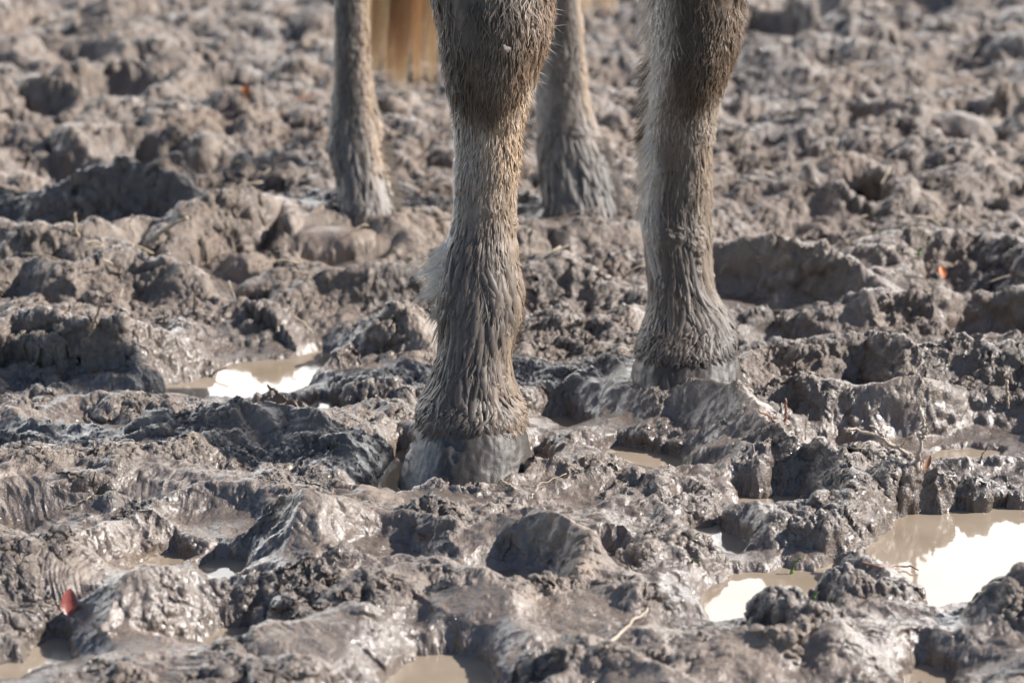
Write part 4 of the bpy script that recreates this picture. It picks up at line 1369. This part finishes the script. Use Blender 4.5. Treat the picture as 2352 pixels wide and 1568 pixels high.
def leaf(px, py, L, Wd, mat, label, rot=(0, 0, 0), lift=.004, name='leaf'):
    p = land(px, py)
    nl, nw = 15, 9
    t = np.linspace(0, 1, nl)[:, None]; v = np.linspace(-1, 1, nw)[None, :]
    half = Wd / 2 * np.sin(np.pi * np.clip(t, 0.0, 1)) ** .7 * (1 - .25 * t)
    X = half * v; Yl = (t - .5) * L + 0 * v
    Z = .18 * Wd * v ** 2 * np.sin(np.pi * t) + .22 * L * (t - .5) ** 2 + .0004 * np.sin(t * 40) * np.abs(v)
    top = np.stack([X, Yl, Z + .0003], -1).reshape(-1, 3); bot = np.stack([X, Yl, Z - .0003], -1).reshape(-1, 3)
    f0 = grid_faces(nl, nw)
    V = np.concatenate([top, bot]); Fq = np.concatenate([f0, f0[:, ::-1] + len(top)])
    o = mesh_from(name, V, Fq, mat)
    o.location = p + np.array((0, 0, lift)); o.rotation_euler = [math.radians(a) for a in rot]
    V2, F2 = tube(bend([(0, -L * .5, Z[0, 4]), (0, -L * .62, Z[0, 4] + .001), (0, -L * .75, Z[0, 4])], 6), .0005, .0004, 5)
    mesh_from('leaf_stalk', V2, F2, mat, o)
    return put(o, label, 'leaf')


# leaves
leaf(160, 1412, .021, .0135, LEAF_RED, 'small glossy dark red leaf standing on edge in the near mud', (62, 8, 12), .010)
leaf(2163, 636, .015, .012, LEAF_ORANGE, 'small bright orange leaf scrap in a dark hollow to the right of the legs', (50, 0, 20), .006)
leaf(567, 226, .018, .014, LEAF_ORANGE, 'orange leaf in the far mud to the left of the hind leg', (55, 0, -20), .012)
leaf(704, 238, .038, .011, LEAF_BROWN, 'long curled rust brown leaf lying close beside the hind leg', (10, 12, -70), .008)
leaf(2130, 1078, .015, .006, LEAF_BROWN, 'curled orange brown leaf at the foot of the upright forked twig', (40, 10, -25), .006)

# twigs
p = land(2108, 1072)
t = empty('twig', p, 'upright forked grey twig stuck in a clod beside the large puddle', 'twig', 'twigs on the clod')
stalk('stem', [(2106, 1072), (2112, 1030), (2117, 995), (2122, 958)], .0026, .0011, PALEWOOD, parent=t, base=p, lump=.2, wob=.0012)
stalk('branch', [(2118, 1002), (2128, 985), (2143, 966)], .0014, .0006, PALEWOOD, parent=t, base=vp(2118, 1000, p[1]))
p = land(2100, 1046)
t = empty('twig', p, 'long pale twig leaning left off the clod with a side shoot', 'twig', 'twigs on the clod')
stalk('stem', [(2100, 1044), (2060, 1022), (2010, 1000), (1960, 988), (1942, 984)], .0022, .0008, PALEWOOD, parent=t, base=p, lump=.2, wob=.0012)
stalk('branch', [(2052, 1018), (2025, 996), (1997, 975)], .0013, .0006, PALEWOOD, parent=t, base=vp(2052, 1018, p[1]))
stalk('branch', [(2070, 1026), (2080, 1008), (2096, 1000)], .0010, .0005, PALEWOOD, parent=t, base=vp(2070, 1026, p[1]))
stalk('twig', [(2036, 1046), (2000, 1034), (1955, 1027)], .0018, .0008, PALEWOOD, 'short pale twig lying below the long leaning twig', 'twig', 'twigs on the clod')
p = land(203, 765)
t = empty('twig', p, 'thin pinkish forked root standing up from the left mound', 'twig')
stalk('stem', [(203, 768), (218, 735), (228, 705), (238, 682)], .0016, .0009, ROOT, parent=t, base=p)
stalk('branch', [(236, 688), (248, 678), (262, 668)], .0009, .0004, ROOT, parent=t, base=vp(236, 688, p[1]))
stalk('branch', [(234, 696), (246, 704), (256, 702)], .0007, .0003, ROOT, parent=t, base=vp(234, 694, p[1]))
stalk('twig', [(1391, 1492), (1440, 1446), (1485, 1404)], .0013, .0009, PALEWOOD, 'thin brown stick lying slantwise over the near centre mud', 'twig', up=False)
stalk('twig', [(1982, 1296), (2020, 1308), (2065, 1306), (2110, 1314)], .0012, .0006, REDSTALK, 'reddish stick lying on the little mud point in the large puddle', 'twig', up=False)
stalk('twig', [(2249, 1060), (2255, 1045), (2267, 1030)], .0008, .0004, DARKSTALK, 'fine dark rootlet standing on the rightmost small clod', 'twig')
stalk('twig', [(445, 722), (447, 690), (452, 655)], .0013, .0009, DARKSTALK, 'straight dark stalk standing behind the left mound', 'twig')
stalk('twig', [(130, 1090), (165, 1094), (195, 1104)], .0014, .0009, DARKSTALK, 'dark twig bedded in the mud at the left', 'twig', up=False)

# named straws and stalks
for name, pts, r0, r1, mat, lab, cat, up in (
    ('stalk', [(1804, 965), (1806, 940), (1805, 916)], .0013, .0010, REDSTALK, 'short reddish stalk standing upright on the right ridge', 'stalk', True),
    ('stalk', [(1790, 966), (1765, 954), (1742, 943)], .0011, .0007, REDSTALK, 'reddish stalk lying left of the upright reddish stalk', 'stalk', True),
    ('straw', [(2318, 928), (2314, 905), (2311, 876)], .0017, .0013, STRAW, 'pale upright straw at the right edge behind the dark hollow', 'straw', True),
    ('straw', [(2066, 768), (2090, 784), (2112, 802)], .0014, .0010, STRAW, 'pale straw lying across the right mound top', 'straw', True),
    ('straw', [(1688, 338), (1712, 305), (1738, 268)], .0024, .0016, STRAW, 'long pale straw leaning in the far mud right of the legs', 'straw', True),
    ('straw', [(1655, 622), (1668, 606), (1682, 592)], .0016, .0012, STRAW, 'short pale straw beside the right foreleg', 'straw', True),
    ('straw', [(1738, 582), (1768, 596), (1800, 630)], .0016, .0010, STRAW, 'brown bent straw lying above the smooth hollow', 'straw', True),
    ('straw', [(1852, 1000), (1850, 980), (1856, 950)], .0006, .0004, STRAW, 'hair thin pale stem on the long ridge', 'straw', True),
    ('straw', [(2295, 600), (2325, 584), (2358, 570)], .0020, .0012, STRAW, 'grey straw crossing the right edge of the far mud', 'straw', True),
    ('straw', [(345, 545), (385, 522), (432, 500)], .0030, .0024, STRAW, 'broad flat pale straw on the left slab', 'straw', True),
    ('straw', [(181, 545), (174, 515), (172, 488)], .0018, .0012, STRAW, 'pale straw standing upright at the far left', 'straw', True),
    ('straw', [(318, 545), (300, 520), (303, 494)], .0016, .0010, STRAW, 'bent brown straw hooked over the left mound', 'straw', True),
    ('straw', [(722, 758), (690, 736), (664, 718), (676, 706)], .0010, .0006, STRAW, 'thin grey stalk bent in an elbow behind the left puddle', 'straw', True),
    ('straw', [(1190, 1122), (1170, 1112), (1150, 1104)], .0011, .0008, STRAW, 'short tan straw stuck in mud at the foot of the near hoof', 'straw', True),
    ('straw', [(1220, 1150), (1240, 1118), (1300, 1096)], .0006, .0004, STRAW, 'fine pale stem looped over wet mud right of the near hoof', 'straw', False),
    ('straw', [(150, 1172), (185, 1158), (215, 1142)], .0006, .0004, STRAW, 'fine pale root hair on dark mud at the lower left', 'straw', False),
    ('straw', [(2230, 1165), (2232, 1150), (2236, 1128)], .0006, .0004, DARKSTALK, 'hair thin dark stem rising from the back of the large puddle', 'straw', True),
    ('straw', [(690, 222), (700, 206), (708, 190)], .0020, .0014, STRAW, 'pale straw standing behind the curled rust brown leaf', 'straw', True),
    ('straw', [(480, 860), (500, 850), (522, 844)], .0012, .0008, STRAW, 'pale straw tip at the left end of the white puddle', 'straw', True),
    ('grass_blade', [(1812, 1318), (1822, 1300), (1842, 1280)], .0016, .0005, GRASS, 'bright green grass blade bent on the mud above the middle puddle', 'grass blade', True),
    ('grass_blade', [(1868, 1374), (1872, 1366), (1880, 1360)], .0012, .0004, GRASS, 'small green grass shoot at the near rim of the middle puddle', 'grass blade', True),
    ('grass_blade', [(1580, 1290), (1592, 1286), (1604, 1284)], .0012, .0004, GRASS, 'tiny green grass tip on the mud left of the narrow puddle', 'grass blade', True),
    ('grass_blade', [(2110, 586), (2114, 574), (2122, 566)], .0024, .0006, GRASS, 'green grass shoot in the far mud at the right', 'grass blade', True),
):
    stalk(name, pts, r0, r1, mat, lab, cat, up=up, flat=.45 if name == 'grass_blade' else .8)

# straw litter over the far mud, each its own straw
rg = np.random.default_rng(321)
protos = []
for i in range(6):
    L = rg.uniform(.03, .06)
    V, Fs = tube(bend([(-L / 2, 0, 0), (0, rg.normal(0, .004), rg.uniform(.001, .006)), (L / 2, rg.normal(0, .004), 0)], 9), rg.uniform(.0008, .0015), .0007, 5, .1, .7, i)
    protos.append((V, Fs))
placed = 0; meshes = {}
for i in range(700):
    if placed >= 210:
        break
    y = .45 + 3.2 * rg.random() ** 1.4
    x = rg.uniform(-1, 1) * (y + 2.15) * .205
    if x < -.05 and rg.random() < .35:
        continue
    k = int(rg.integers(0, 6))
    V, Fs = protos[k]
    if k not in meshes:
        o = mesh_from('straw', V, Fs, STRAW)
        meshes[k] = o
    else:
        o = meshes[k].copy(); COL.objects.link(o)
    g = ground(x, min(y, 3.1)) if y < 3.15 else .045
    o.location = (x, y, g + .004)
    o.rotation_euler = (rg.normal(0, .25), rg.normal(-.1, .35), rg.uniform(0, 6.28))
    put(o, 'loose dry straw scattered over the churned mud beyond the front hooves', 'straw', 'straw litter on the far mud')
    placed += 1

# a dried splash of mud on the near knee
pt, nn = LA.at(np.array([.16]), np.array([vp(1137, 112, -.05)[2]]))
u = np.linspace(0, 2 * math.pi, 18, endpoint=False); rr = np.linspace(0, 1, 6)
U, R_ = np.meshgrid(u, rr)
rad = .0042 * (1 + .18 * np.sin(3 * U + 1) + .12 * np.sin(5 * U))
V = np.stack([R_ * rad * np.cos(U), -.0035 * (1 - R_ ** 2) - .0008 * np.sin(7 * U) * R_, R_ * rad * np.sin(U)], -1).reshape(-1, 3) + pt[0] + nn[0] * .005
mesh_from('mud_splash', V, grid_faces(6, 18, True), FLAKE, horse)
